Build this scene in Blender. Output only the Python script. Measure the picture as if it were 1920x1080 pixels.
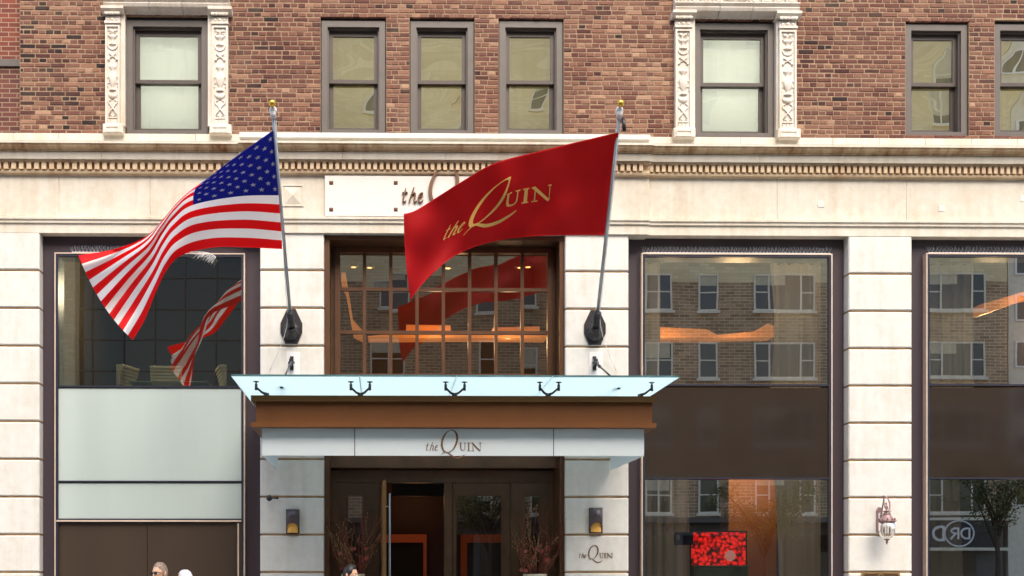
import bpy, bmesh, math, random
from mathutils import Vector, Matrix
S = bpy.context.scene
for o in list(bpy.data.objects): bpy.data.objects.remove(o)
R = math.radians
random.seed(7)

# ------------------------------------------------------------------ camera
CAMD = 16.0; F = 2128.0; YAW = R(0.92); SHX = 210.8; SHY = 526.0; EYE = 1.6
cam_d = bpy.data.cameras.new('camera'); cam = bpy.data.objects.new('camera', cam_d)
S.collection.objects.link(cam); S.camera = cam
cam.location = (0, -CAMD, EYE); cam.rotation_euler = (R(90), 0, -YAW)
cam_d.sensor_width = 36; cam_d.lens = F/1920*36
cam_d.shift_x = SHX/1920; cam_d.shift_y = SHY/1920
cam_d.clip_start = 0.1; cam_d.clip_end = 2000
# ------------------------------------------------------------------ world, sun, exposure
w = bpy.data.worlds.new('World'); S.world = w; w.use_nodes = True
nt = w.node_tree; sky = nt.nodes.new('ShaderNodeTexSky'); sky.sky_type = 'NISHITA'
SUN_EL, SUN_AZ = 50, 12      # azimuth: degrees to the right of straight behind the camera
sky.sun_disc = False; sky.sun_elevation = R(SUN_EL); sky.sun_rotation = R(180 - SUN_AZ)
sky.air_density = 1.0; sky.dust_density = 4.0; sky.ozone_density = 0.6
nt.links.new(sky.outputs[0], nt.nodes['Background'].inputs[0]); nt.nodes['Background'].inputs[1].default_value = 0.15
sd = bpy.data.lights.new('sun', 'SUN'); sun = bpy.data.objects.new('sun', sd); S.collection.objects.link(sun)
sd.energy = 1.05; sd.angle = R(45); sd.color = (1, .90, .77)
_d = Vector((math.sin(R(SUN_AZ))*math.cos(R(SUN_EL)), -math.cos(R(SUN_AZ))*math.cos(R(SUN_EL)), math.sin(R(SUN_EL))))
sun.rotation_euler = _d.to_track_quat('Z', 'Y').to_euler(); sun.location = (5, -15, 30)
S.view_settings.view_transform = 'Standard'; S.view_settings.look = 'None'; S.view_settings.gamma = 1
S.view_settings.exposure = 1.42

# ------------------------------------------------------------------ survey: a point of the photo at wall-parallel depth y -> metres
_fw = Vector((math.sin(YAW), math.cos(YAW), 0)); _rt = Vector((math.cos(YAW), -math.sin(YAW), 0))
def W(px, py, y=0.0):
    a = (px-960+SHX)/F; b = (540-py+SHY)/F
    d = _fw + _rt*a + Vector((0, 0, 1))*b
    t = (y+CAMD)/d.y
    return Vector((d.x*t, y, EYE+d.z*t))
def X(px, y=0.0): return W(px, 540, y).x
def Z(py, px=832, y=0.0): return W(px, py, y).z

# ------------------------------------------------------------------ materials
def sh(r, g, b):
    f = lambda c: ((c/255)/12.92 if c/255 <= .04045 else ((c/255+.055)/1.055)**2.4)
    return (f(r), f(g), f(b), 1)
def mat(name): 
    m = bpy.data.materials.new(name); m.use_nodes = True
    return m, m.node_tree, m.node_tree.nodes['Principled BSDF']
def N(nt, t, **kw):
    n = nt.nodes.new(t)
    for k, v in kw.items():
        if k.startswith('i_'):
            n.inputs[k[2:].replace('_', ' ')].default_value = v
        else: setattr(n, k, v)
    return n
def coords(nt, scale=(1, 1, 1)):
    g = N(nt, 'ShaderNodeNewGeometry'); mp = N(nt, 'ShaderNodeMapping'); mp.inputs['Scale'].default_value = scale
    nt.links.new(g.outputs['Position'], mp.inputs[0]); return mp.outputs[0]
def ramp(nt, fac, stops):
    r = N(nt, 'ShaderNodeValToRGB'); e = r.color_ramp.elements
    while len(e) < len(stops): e.new(.5)
    for i, (p, c) in enumerate(stops): e[i].position = p; e[i].color = c
    nt.links.new(fac, r.inputs[0]); return r.outputs[0]
def noise(nt, scale, vec, detail=4, rough=.55):
    n = N(nt, 'ShaderNodeTexNoise'); n.inputs['Scale'].default_value = scale; n.inputs['Detail'].default_value = detail
    n.inputs['Roughness'].default_value = rough; nt.links.new(vec, n.inputs['Vector']); return n.outputs['Fac']
def mixc(nt, fac, a, b, mode='MIX'):
    m = N(nt, 'ShaderNodeMix', data_type='RGBA', blend_type=mode)
    for s, v in ((0, fac), (6, a), (7, b)):
        if isinstance(v, (int, float, tuple)): m.inputs[s].default_value = v
        else: nt.links.new(v, m.inputs[s])
    return m.outputs[2]
def bump(nt, b, h, strength=.3, dist=.01):
    n = N(nt, 'ShaderNodeBump'); n.inputs['Strength'].default_value = strength; n.inputs['Distance'].default_value = dist
    nt.links.new(h, n.inputs['Height']); nt.links.new(n.outputs[0], b.inputs['Normal'])
def plain(name, col, rough=.6, metal=0, var=.15, vscale=6, bmp=.0, coat=0, streak=False, spec=.5):
    m, nt, b = mat(name); v = coords(nt, (1, 1, .12) if streak else (1, 1, 1))
    n = noise(nt, vscale, v, 5)
    dk = tuple(c*(1-var*1.6) for c in col[:3])+(1,); lt = tuple(min(1, c*(1+var)) for c in col[:3])+(1,)
    nt.links.new(ramp(nt, n, [(.25, dk), (.55, col), (.8, lt)]), b.inputs['Base Color'])
    b.inputs['Roughness'].default_value = rough; b.inputs['Metallic'].default_value = metal
    b.inputs['Coat Weight'].default_value = coat; b.inputs['Coat Roughness'].default_value = .06
    b.inputs['Specular IOR Level'].default_value = spec
    if bmp: bump(nt, b, noise(nt, 60, coords(nt), 6), bmp, .004)
    return m
def stone(name, base, stain, amount=.5, streaky=1.0, rust=.0):
    m, nt, b = mat(name); v = coords(nt)
    big = noise(nt, 1.3, v, 6, .6); st = noise(nt, 5, coords(nt, (1.6, 1, .16)), 5, .6); fine = noise(nt, 90, v, 3, .7)
    med = noise(nt, 9, v, 6, .65)
    s = N(nt, 'ShaderNodeMath', operation='MULTIPLY'); nt.links.new(big, s.inputs[0]); nt.links.new(st, s.inputs[1])
    f = ramp(nt, s.outputs[0], [(.20, (0, 0, 0, 1)), (.42, (amount,)*3+(1,))])
    c = mixc(nt, f, base, stain)
    c = mixc(nt, .12, c, ramp(nt, med, [(.3, (.25, .2, .15, 1)), (.7, (1, .98, .93, 1))]), 'MULTIPLY' if False else 'OVERLAY')
    c = mixc(nt, .10, c, ramp(nt, fine, [(.3, (.1, .1, .1, 1)), (.7, (.9, .9, .9, 1))]), 'OVERLAY')
    nt.links.new(c, b.inputs['Base Color']); b.inputs['Roughness'].default_value = .85
    b.inputs['Specular IOR Level'].default_value = .3
    bump(nt, b, med, .25, .006)
    return m
def emis(name, col, st):
    m, nt, b = mat(name); b.inputs['Base Color'].default_value = col
    b.inputs['Emission Color'].default_value = col; b.inputs['Emission Strength'].default_value = st; return m
def glass(name, fac, tint=(1, 1, 1, 1), wav=0, wscale=2.0, refl=(1, 1, 1, 1), rough=.0, stretch=(1, 1, 1)):
    m, nt, b = mat(name); nt.nodes.remove(b); out = nt.nodes['Material Output']
    t = N(nt, 'ShaderNodeBsdfTransparent'); t.inputs[0].default_value = tint
    g = N(nt, 'ShaderNodeBsdfGlossy'); g.inputs['Roughness'].default_value = rough; g.inputs['Color'].default_value = refl
    mx = N(nt, 'ShaderNodeMixShader'); fr = N(nt, 'ShaderNodeFresnel'); fr.inputs[0].default_value = 1.5
    ma = N(nt, 'ShaderNodeMath', operation='ADD', use_clamp=True); ma.inputs[1].default_value = fac
    nt.links.new(fr.outputs[0], ma.inputs[0]); nt.links.new(ma.outputs[0], mx.inputs[0])
    nt.links.new(t.outputs[0], mx.inputs[1]); nt.links.new(g.outputs[0], mx.inputs[2]); nt.links.new(mx.outputs[0], out.inputs[0])
    if wav:
        v = coords(nt, stretch); n = noise(nt, wscale, v, .4, .3)
        bp = N(nt, 'ShaderNodeBump'); bp.inputs['Distance'].default_value = wav; nt.links.new(n, bp.inputs['Height'])
        nt.links.new(bp.outputs[0], g.inputs['Normal']); 
    return m
def brick_m(name, c1, c2, mortar, bw=.21, bh=.067, c3=None, amt=.5):
    m, nt, b = mat(name); g = N(nt, 'ShaderNodeNewGeometry'); sp = N(nt, 'ShaderNodeSeparateXYZ'); cb = N(nt, 'ShaderNodeCombineXYZ')
    nt.links.new(g.outputs['Position'], sp.inputs[0])
    ad = N(nt, 'ShaderNodeMath', operation='ADD'); nt.links.new(sp.outputs[0], ad.inputs[0]); nt.links.new(sp.outputs[1], ad.inputs[1])
    nt.links.new(ad.outputs[0], cb.inputs[0]); nt.links.new(sp.outputs[2], cb.inputs[1])
    t = N(nt, 'ShaderNodeTexBrick', offset=.5); nt.links.new(cb.outputs[0], t.inputs[0])
    t.inputs['Color1'].default_value = c1; t.inputs['Color2'].default_value = c2; t.inputs['Mortar'].default_value = mortar
    t.inputs['Scale'].default_value = 1; t.inputs['Mortar Size'].default_value = .006*bh/.067; t.inputs['Brick Width'].default_value = bw; t.inputs['Row Height'].default_value = bh
    c = mixc(nt, amt, t.outputs[0], ramp(nt, noise(nt, .35, g.outputs['Position'], 4), [(.3, (.5, .48, .45, 1)), (.7, (1, 1, 1, 1))]), 'MULTIPLY')
    nt.links.new(c, b.inputs['Base Color']); b.inputs['Roughness'].default_value = .85
    bump(nt, b, t.outputs['Fac'], -.4, .006)
    return m

M = {}
# bricks of the hotel: colour chosen per brick from an attribute
m, nt, b = mat('hotel_brick')
at = N(nt, 'ShaderNodeAttribute', attribute_name='tone'); v = coords(nt)
base = ramp(nt, at.outputs['Fac'], [(0, sh(34, 20, 20)), (.12, sh(66, 33, 30)), (.35, sh(94, 55, 46)), (.6, sh(112, 74, 60)), (.82, sh(136, 98, 78)), (1, sh(164, 130, 106))])
c = mixc(nt, .45, base, ramp(nt, noise(nt, 45, v, 6, .7), [(.3, (.2, .17, .16, 1)), (.5, (.5, .5, .5, 1)), (.72, (.8, .78, .74, 1))]), 'OVERLAY')
c = mixc(nt, ramp(nt, noise(nt, 1.1, v, 5, .6), [(.45, (0, 0, 0, 1)), (.75, (.3,)*3+(1,))]), c, sh(150, 124, 104))
nt.links.new(c, b.inputs['Base Color']); b.inputs['Roughness'].default_value = .9
bump(nt, b, noise(nt, 70, v, 6, .7), .5, .006); M['brick'] = m
M['mortar'] = plain('mortar', sh(152, 128, 104), .95, var=.25, vscale=14, bmp=.5)
M['redbrick'] = brick_m('red_brick', sh(132, 66, 48), sh(104, 52, 42), sh(158, 136, 114))
M['dullbrick'] = brick_m('dull_brown_brick', sh(112, 64, 54), sh(84, 46, 42), sh(150, 128, 106))
M['stone'] = stone('limestone', sh(206, 201, 188), sh(172, 148, 118), .42)
M['cornice'] = stone('cornice_stone', sh(202, 180, 146), sh(132, 90, 52), 1.0)
M['dentil'] = stone('dentil_stone', sh(210, 188, 158), sh(164, 130, 98), .6)
M['pier'] = stone('pier_stone', sh(210, 210, 205), sh(184, 176, 160), .4)
M['groove'] = plain('joint_mortar', sh(170, 138, 100), .95, var=.3)
M['terracotta'] = stone('terracotta', sh(214, 208, 198), sh(172, 146, 114), .5)
M['winframe'] = plain('window_frame_paint', sh(92, 85, 80), .45, var=.08, bmp=.08)
M['sash'] = plain('sash_paint', sh(74, 64, 59), .4, var=.08)
M['purple'] = plain('aubergine_metal', sh(60, 50, 57), .42, var=.14, vscale=3, streak=True)
M['teal'] = plain('teal_glass_edge', sh(84, 120, 124), .15, .1, var=.2)
M['trim'] = plain('champagne_trim', sh(226, 204, 186), .3, .3, var=.08)
M['darktrim'] = plain('slate_trim', sh(48, 50, 62), .35, .2, var=.1)
M['bronze'] = plain('bronze_paint', sh(88, 58, 38), .38, .15, var=.12, vscale=4)
M['bronzedark'] = plain('dark_bronze_paint', sh(84, 62, 42), .4, .15, var=.2, vscale=4)
M['doorlit'] = plain('lit_bronze_paint', sh(140, 104, 66), .4, .1, var=.1)  # lighter copy of the door bronze, so the open leaf looks lit
M['hood'] = plain('lamp_hood_paint', sh(82, 74, 78), .35, .3, var=.12, vscale=12)
M['fascia'] = plain('copper_brown_fascia', sh(104, 62, 24), .42, .05, var=.1, vscale=3, bmp=.05)
M['fascia_cap'] = plain('olive_brown_cap', sh(104, 74, 34), .42, .05, var=.08, vscale=3)
M['signwhite'] = plain('white_sign_slab', sh(218, 213, 207), .5, var=.03)
M['bronzeletter'] = plain('bronze_letter', sh(104, 70, 46), .5, .05, var=.15, vscale=20)
M['darkmetal'] = plain('cast_dark_metal', sh(50, 48, 52), .4, .3, var=.2, vscale=12, bmp=.15)
M['steel'] = plain('brushed_steel', sh(170, 180, 188), .3, .6, var=.1)
M['fitting'] = plain('fitting_steel', sh(64, 70, 76), .35, .5, var=.2, vscale=20)
M['gold'] = plain('gilded_ball', sh(232, 190, 80), .22, .8, var=.1)
M['brass'] = plain('dull_brass', sh(150, 122, 78), .45, .3, var=.15)
M['white'] = plain('white_paint', sh(226, 226, 226), .5, var=.06)
M['brownpanel'] = plain('brown_glass_panel', sh(44, 34, 26), .10, 0, var=.05, vscale=1, coat=.9)
M['brownpanel'].node_tree.nodes['Principled BSDF'].inputs['Coat IOR'].default_value = 1.9
M['brownmatt'] = plain('brown_board', sh(56, 42, 29), .5, 0, var=.12, vscale=2, streak=True)
M['frosted'] = plain('frosted_white_glass', sh(186, 200, 195), .32, 0, var=.05, vscale=1.6, coat=1, streak=True)
M['frosted'].node_tree.nodes['Principled BSDF'].inputs['Coat IOR'].default_value = 2.3
M['wood'] = plain('amber_wood', sh(186, 84, 30), .4, var=.2, streak=True)
M['redwood'] = plain('red_brown_wall', sh(66, 24, 12), .5, var=.15)
M['room'] = plain('room_wall', sh(66, 54, 42), .8, var=.1)
M['darkfill'] = plain('dark_fill', sh(40, 34, 30), .8, var=.1)
M['chair'] = plain('cream_vinyl', sh(222, 216, 190), .4, var=.04)
M['tableglass'] = plain('green_table_glass', sh(150, 170, 140), .1, var=.04)
M['shade'] = plain('window_shade_fabric', sh(238, 240, 226), .8, var=.05, vscale=3)
M['shade2'] = plain('buff_window_shade', sh(206, 192, 142), .8, var=.1, vscale=2)
M['orangewall'] = plain('orange_plaster', sh(206, 126, 68), .6, var=.1, vscale=2)
M['asphalt'] = plain('asphalt', (.05, .05, .052, 1), .85, var=.2, vscale=8, bmp=.4)
M['concrete'] = plain('sidewalk_concrete', sh(150, 146, 140), .85, var=.15, vscale=3, bmp=.3)
M['line'] = plain('road_paint', sh(225, 222, 210), .6, var=.15)
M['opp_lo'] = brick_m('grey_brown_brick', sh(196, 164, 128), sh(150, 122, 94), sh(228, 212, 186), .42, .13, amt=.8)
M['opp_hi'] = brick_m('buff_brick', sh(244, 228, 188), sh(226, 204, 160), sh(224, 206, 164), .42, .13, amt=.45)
M['cream'] = plain('cream_facade', sh(222, 214, 196), .8, var=.08)
M['oppglass'] = plain('opposite_window_glass', sh(40, 37, 31), .12, 0, var=.4, vscale=.8, coat=.6)
M['blind'] = plain('blind', sh(188, 180, 156), .7, var=.1)
M['bark'] = plain('bark', sh(86, 72, 60), .9, var=.3, vscale=12)
M['g_up'] = glass('upper_window_glass', .58, (.85, .88, .8, 1), .011, 1.15, (1, .96, .84, 1), stretch=(1, 1, 1.2))
M['g_up2'] = glass('shaded_window_glass', .10, (.98, 1, .98, 1), .004, 1.8, (1, .98, .92, 1))
M['g_shop'] = glass('storefront_glass', .48, (.82, .86, .78, 1), .0006, 1.2, (1, .97, .88, 1))
M['g_dark'] = glass('dim_storefront_glass', .26, (.8, .82, .72, 1), .0005, 1.2, (1, .98, .86, 1))
M['g_grid'] = glass('entrance_glass', .24, (.8, .78, .7, 1), .0008, 1.5, (1, .95, .85, 1))
M['g_lamp'] = glass('lantern_glass', .05, (.93, .93, .9, 1))
# frosted canopy glass: lets the sky's light through
def frosted(name, col, tr, rough=.3, gl=.12):
    m, nt, b = mat(name); nt.nodes.remove(b); out = nt.nodes['Material Output']
    t = N(nt, 'ShaderNodeBsdfTranslucent'); t.inputs[0].default_value = col
    d = N(nt, 'ShaderNodeBsdfDiffuse'); d.inputs[0].default_value = col
    g = N(nt, 'ShaderNodeBsdfGlossy'); g.inputs['Roughness'].default_value = rough
    a = N(nt, 'ShaderNodeMixShader'); a.inputs[0].default_value = 1-tr; c = N(nt, 'ShaderNodeMixShader'); c.inputs[0].default_value = gl
    nt.links.new(t.outputs[0], a.inputs[1]); nt.links.new(d.outputs[0], a.inputs[2])
    nt.links.new(a.outputs[0], c.inputs[1]); nt.links.new(g.outputs[0], c.inputs[2]); nt.links.new(c.outputs[0], out.inputs[0]); return m
M['canopyglass'] = frosted('canopy_glass', (.70, .84, .89, 1), .88, .1, .05)
M['canopypanel'] = frosted('canopy_panel_glass', (.76, .83, .85, 1), .45, .3, .05)
M['shadecloth'] = frosted('window_shade_cloth', (.90, .93, .89, 1), .55, .8, .02)
M['shadebuff'] = frosted('buff_shade_cloth', (.80, .74, .54, 1), .55, .8, .02)
M['curtain'] = frosted('sheer_curtain', (.88, .90, .90, 1), .45, .8, .02)
M['cloth_r'] = frosted('scarlet_cloth', sh(240, 12, 26), .6, .7, .02)
M['cloth_w'] = frosted('white_cloth', sh(250, 249, 250), .6, .7, .02)
M['cloth_b'] = frosted('navy_cloth', sh(22, 38, 168), .5, .7, .02)
M['cloth_s'] = frosted('silver_star', sh(246, 244, 244), .5, .7, .02)
M['banner'] = frosted('crimson_cloth', sh(200, 0, 14), .5, .7, .02)
M['bannergold'] = plain('gold_print', sh(226, 178, 96), .7, var=.04)
M['warmglow'] = emis('warm_cove_light', sh(255, 160, 84), .16)
M['downlight'] = emis('downlight_lens', sh(255, 190, 110), 1.5)
M['lampamber'] = emis('amber_lens', sh(206, 156, 76), .06)
M['litwood'] = emis('lit_wood', sh(160, 66, 22), .05)  # faint emission puts lamplight into the portal wood's colour
# leaf
m, nt, b = mat('leaf'); at = N(nt, 'ShaderNodeAttribute', attribute_name='tone')
nt.links.new(ramp(nt, at.outputs['Fac'], [(0, (.03, .05, .012, 1)), (.6, (.09, .12, .03, 1)), (1, (.20, .18, .05, 1))]), b.inputs['Base Color']); b.inputs['Roughness'].default_value = .6; M['leaf'] = m

# ------------------------------------------------------------------ mesh building
class MB:
    def __init__(s): s.v = []; s.f = []; s.m = []; s.t = []; s.cur = 0; s.tone = 0.5; s.sm = []; s.smooth = False
    def add(s, vs, fs):
        o = len(s.v); s.v += [Vector(p) for p in vs]
        for f in fs: s.f.append([o+i for i in f]); s.m.append(s.cur); s.t.append(s.tone); s.sm.append(s.smooth)
        return s
    def box(s, x0, x1, y0, y1, z0, z1):
        if x0 > x1: x0, x1 = x1, x0
        if y0 > y1: y0, y1 = y1, y0
        if z0 > z1: z0, z1 = z1, z0
        return s.add([(x0, y0, z0), (x1, y0, z0), (x1, y1, z0), (x0, y1, z0), (x0, y0, z1), (x1, y0, z1), (x1, y1, z1), (x0, y1, z1)],
              [(0, 1, 5, 4), (1, 2, 6, 5), (2, 3, 7, 6), (3, 0, 4, 7), (4, 5, 6, 7), (3, 2, 1, 0)])
    def cham(s, x0, x1, y0, y1, z0, z1, c, cx=None):      # box whose front (low y) edges are chamfered
        cx = c if cx is None else cx
        return s.add([(x0+cx, y0, z0+c), (x1-cx, y0, z0+c), (x1-cx, y0, z1-c), (x0+cx, y0, z1-c),
               (x0, y0+c, z0), (x1, y0+c, z0), (x1, y0+c, z1), (x0, y0+c, z1),
               (x0, y1, z0), (x1, y1, z0), (x1, y1, z1), (x0, y1, z1)],
              [(0, 1, 2, 3), (4, 5, 1, 0), (5, 6, 2, 1), (6, 7, 3, 2), (7, 4, 0, 3), (8, 9, 5, 4), (9, 10, 6, 5), (10, 11, 7, 6), (11, 8, 4, 7), (11, 10, 9, 8)])
    def ringbox(s, x0, x1, z0, z1, w, y0, y1, wt=None, wb=None):   # picture frame in the xz plane, mitre free
        wt = w if wt is None else wt; wb = w if wb is None else wb
        s.box(x0, x0+w, y0, y1, z0, z1); s.box(x1-w, x1, y0, y1, z0, z1)
        s.box(x0+w, x1-w, y0+.0006, y1, z1-wt, z1); s.box(x0+w, x1-w, y0+.0006, y1, z0, z0+wb); return s
    def prism(s, prof, x0, x1):                      # profile of (y, z) swept along x
        n = len(prof); vs = [(x0, y, z) for y, z in prof]+[(x1, y, z) for y, z in prof]
        return s.add(vs, [(i, (i+1) % n, n+(i+1) % n, n+i) for i in range(n)]+[tuple(range(n-1, -1, -1)), tuple(range(n, 2*n))])
    def poly(s, pts, y0, y1):                        # polygon of (x, z) given thickness along y
        n = len(pts); vs = [(x, y0, z) for x, z in pts]+[(x, y1, z) for x, z in pts]
        return s.add(vs, [(i, (i+1) % n, n+(i+1) % n, n+i) for i in range(n)]+[tuple(range(n-1, -1, -1)), tuple(range(n, 2*n))])
    def tube(s, pts, r, n=8, r2=None, caps=True):
        pts = [Vector(p) for p in pts]; k = len(pts); rings = []
        up = None
        for i, p in enumerate(pts):
            d = (pts[min(i+1, k-1)]-pts[max(i-1, 0)]).normalized()
            if up is None: up = Vector((0, 0, 1)) if abs(d.z) < .9 else Vector((1, 0, 0))
            a = d.cross(up).normalized(); bb = a.cross(d).normalized(); up = bb
            rr = r if r2 is None else r+(r2-r)*i/(k-1)
            if isinstance(r, (list, tuple)): rr = r[i]
            rings.append([p+a*math.cos(2*math.pi*j/n)*rr+bb*math.sin(2*math.pi*j/n)*rr for j in range(n)])
        vs = [q for rg in rings for q in rg]; fs = []
        for i in range(k-1):
            for j in range(n): fs.append((i*n+j, i*n+(j+1) % n, (i+1)*n+(j+1) % n, (i+1)*n+j))
        if caps: fs += [tuple(range(n-1, -1, -1)), tuple(range((k-1)*n, k*n))]
        sm, s.smooth = s.smooth, True; s.add(vs, fs); s.smooth = sm; return s
    def lathe(s, prof, c=(0, 0, 0), n=20, flat=1.0):     # profile of (r, z) about a vertical axis; flat squashes y
        c = Vector(c); vs = []; fs = []; k = len(prof)
        for r, z in prof:
            for j in range(n):
                a = 2*math.pi*j/n; vs.append(c+Vector((r*math.cos(a), r*math.sin(a)*flat, z)))
        for i in range(k-1):
            for j in range(n): fs.append((i*n+j, i*n+(j+1) % n, (i+1)*n+(j+1) % n, (i+1)*n+j))
        fs += [tuple(range(n-1, -1, -1)), tuple(range((k-1)*n, k*n))]
        sm, s.smooth = s.smooth, True; s.add(vs, fs); s.smooth = sm; return s
    def ball(s, c, r, n=10, sx=1, sy=1, sz=1):
        c = Vector(c); k = max(5, n//2+1)
        pr = [(math.sin(math.pi*i/k), -math.cos(math.pi*i/k)) for i in range(k+1)]
        vs = []; fs = []
        for a, z in pr:
            a = max(a, .02)
            for j in range(n): t = 2*math.pi*j/n; vs.append(c+Vector((a*r*sx*math.cos(t), a*r*sy*math.sin(t), z*r*sz)))
        for i in range(k):
            for j in range(n): fs.append((i*n+j, i*n+(j+1) % n, (i+1)*n+(j+1) % n, (i+1)*n+j))
        sm, s.smooth = s.smooth, True; s.add(vs, fs); s.smooth = sm; return s
    def build(s, name, mats, parent=None, **tags):
        if not isinstance(mats, (list, tuple)): mats = [mats]
        off = parent_world(parent) if parent else Vector((0, 0, 0))
        me = bpy.data.meshes.new(name); me.from_pydata([p-off for p in s.v], [], s.f)
        for mm in mats: me.materials.append(M[mm] if isinstance(mm, str) else mm)
        me.polygons.foreach_set('material_index', s.m); me.polygons.foreach_set('use_smooth', s.sm)
        at = me.attributes.new('tone', 'FLOAT', 'FACE'); at.data.foreach_set('value', s.t)
        o = bpy.data.objects.new(name, me); S.collection.objects.link(o)
        if parent: o.parent = parent
        me.update()
        for k, v in tags.items(): o[k] = v
        return o
def parent_world(p):
    v = Vector((0, 0, 0))
    while p: v += p.location; p = p.parent
    return v
def thing(name, label, cat, loc=(0, 0, 0), group=None):
    o = bpy.data.objects.new(name, None); S.collection.objects.link(o); o.location = loc; o.empty_display_size = .2
    o['label'] = label; o['category'] = cat
    if group: o['group'] = group
    return o
def part(name, parent): 
    o = bpy.data.objects.new(name, None); S.collection.objects.link(o); o.parent = parent; return o
def copy_tree(o, parent=None, loc=None):
    c = o.copy(); S.collection.objects.link(c)
    if parent: c.parent = parent
    if loc is not None: c.location = loc
    for ch in list(o.children): copy_tree(ch, c)
    return c
def struct(name, mb, m):
    o = mb.build(name, m); o['kind'] = 'structure'; return o

# ------------------------------------------------------------------ lettering: strokes of a broad pen
def cr(pts, n=6):
    out = []; k = len(pts)
    for i in range(k-1):
        p0, p1, p2, p3 = pts[max(i-1, 0)], pts[i], pts[i+1], pts[min(i+2, k-1)]
        for j in range(n):
            t = j/n; out.append(tuple(.5*((2*b)+(c-a)*t+(2*a-5*b+4*c-d)*t*t+(-a+3*b-3*c+d)*t**3) for a, b, c, d in zip(p0, p1, p2, p3)))
    out.append(tuple(pts[-1])); return out
def ell(cx, cy, rx, ry, sl, n=40, thick=.26, thin=.06, ang=R(-62)):
    pts = []
    for i in range(n+1):
        a = 2*math.pi*i/n; x = cx+rx*math.cos(a)+sl*ry*math.sin(a); y = cy+ry*math.sin(a)
        w = thin+(thick-thin)*abs(math.cos(a-R(12)))**1.4; pts.append((x, y, w))
    return pts
LOGO = []
def st(*p, smooth=True, n=6): LOGO.append(cr(list(p), n) if smooth else list(p))
st((.34, 1.0, .05), (.20, .45, .09), (.13, .12, .09), (.20, .03, .06), (.36, .10, .03)); st((.08, .66, .05), (.46, .70, .05), smooth=False)
st((.92, 1.05, .07), (.72, .5, .09), (.57, 0, .09)); st((.64, .35, .03), (.80, .58, .06), (.95, .64, .09), (1.0, .50, .10), (.92, .14, .10), (.98, .02, .06), (1.1, .1, .03))
st((1.24, .32, .04), (1.42, .42, .05), (1.54, .56, .06), (1.47, .66, .07), (1.32, .55, .09), (1.22, .28, .11), (1.26, .06, .09), (1.40, .02, .05), (1.56, .16, .03))
LOGO.append(ell(3.02, 1.18, .92, 1.38, .20))
st((1.95, -.52, .02), (2.3, -.26, .07), (2.62, -.16, .10), (3.1, -.45, .12), (3.6, -.80, .16), (4.1, -.90, .18), (4.6, -.72, .12), (4.98, -.45, .02))
# U
st((4.42, 1.0, .13), (4.42, .45, .13), (4.48, .16, .11), (4.66, .03, .07), (4.84, .10, .05), (4.93, .35, .05), (4.94, 1.0, .05)); st((4.26, .98, .045), (4.60, .98, .045), smooth=False); st((4.80, .98, .045), (5.08, .98, .045), smooth=False)
# I
st((5.42, 1, .14), (5.42, 0, .14), smooth=False); st((5.24, .98, .045), (5.60, .98, .045), smooth=False); st((5.24, .02, .045), (5.60, .02, .045), smooth=False)
# N
st((5.96, 1, .05), (5.96, 0, .05), smooth=False); st((5.86, 1.0, .14), (6.84, -.03, .14), smooth=False); st((6.88, 1.0, .05), (6.88, -.02, .05), smooth=False)
st((5.76, .98, .045), (5.95, .98, .045), smooth=False); st((5.80, .02, .045), (6.12, .02, .045), smooth=False); st((6.72, .98, .045), (7.05, .98, .045), smooth=False)
def strip(pts):
    L, Rr = [], []
    for i, (x, y, w_) in enumerate(pts):
        x0, y0 = pts[max(i-1, 0)][:2]; x1, y1 = pts[min(i+1, len(pts)-1)][:2]
        dx, dy = x1-x0, y1-y0; l = math.hypot(dx, dy) or 1; nx, ny = -dy/l, dx/l
        L.append((x+nx*w_/2, y+ny*w_/2)); Rr.append((x-nx*w_/2, y-ny*w_/2))
    return L, Rr
def letters(mb, strokes, mapper, d=.02):
    # mapper(x, y, h) -> world; h is the height off the face
    for k, pts in enumerate(strokes):
        L, Rr = strip(pts); n = len(L); e = d+k*.0003
        vs = [mapper(*p, e) for p in L]+[mapper(*p, e) for p in Rr]+[mapper(*p, 0) for p in L]+[mapper(*p, 0) for p in Rr]
        fs = []
        for i in range(n-1):
            fs += [(i, n+i, n+i+1, i+1), (i, i+1, 2*n+i+1, 2*n+i), (n+i+1, n+i, 3*n+i, 3*n+i+1)]
        fs += [(0, 2*n, 3*n, n), (n-1, 2*n-1, 4*n-1, 3*n-1)]
        mb.add(vs, fs)
def wall_letters(name, m, parent, px, py, unit_px, y, d=.02, strokes=None, **tags):
    o0 = W(px, py, y); u = unit_px*(CAMD+y)/F
    mb = MB(); letters(mb, strokes or LOGO, lambda a, b_, h: (o0.x+a*u, y-h-.001, o0.z+b_*u), d)
    return mb.build(name, m, parent, **tags)

# ================================================================== GROUND
mb = MB(); mb.add([(-400, -400, -.16), (400, -400, -.16), (400, 400, -.16), (-400, 400, -.16)], [(0, 1, 2, 3)]); struct('ground', mb, 'concrete')
mb = MB(); mb.box(-60, 60, -24, -5.5, -.158, -.15); struct('road', mb, 'asphalt')
mb = MB()
for y in (-11.6, -18): 
    for i in range(-18, 19): mb.box(i*3, i*3+1.6, y-.06, y+.06, -.149, -.146)
struct('lane_marking', mb, 'line')
mb = MB(); mb.cham(-60, 60, -5.5, 7, -.3, 0, .02); struct('pavement', mb, 'concrete')
mb = MB(); mb.box(-60, 60, -30.2, -24, -.3, 0); struct('pavement', mb, 'concrete')

# ================================================================== HOTEL
hotel = thing('hotel_building', 'brown brick hotel with cream stone base, grey sash windows and carved window surrounds', 'building', (0, 0, 0))
XL, XR = X(-60), X(2420)
ztop = Z(-230)
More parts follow.
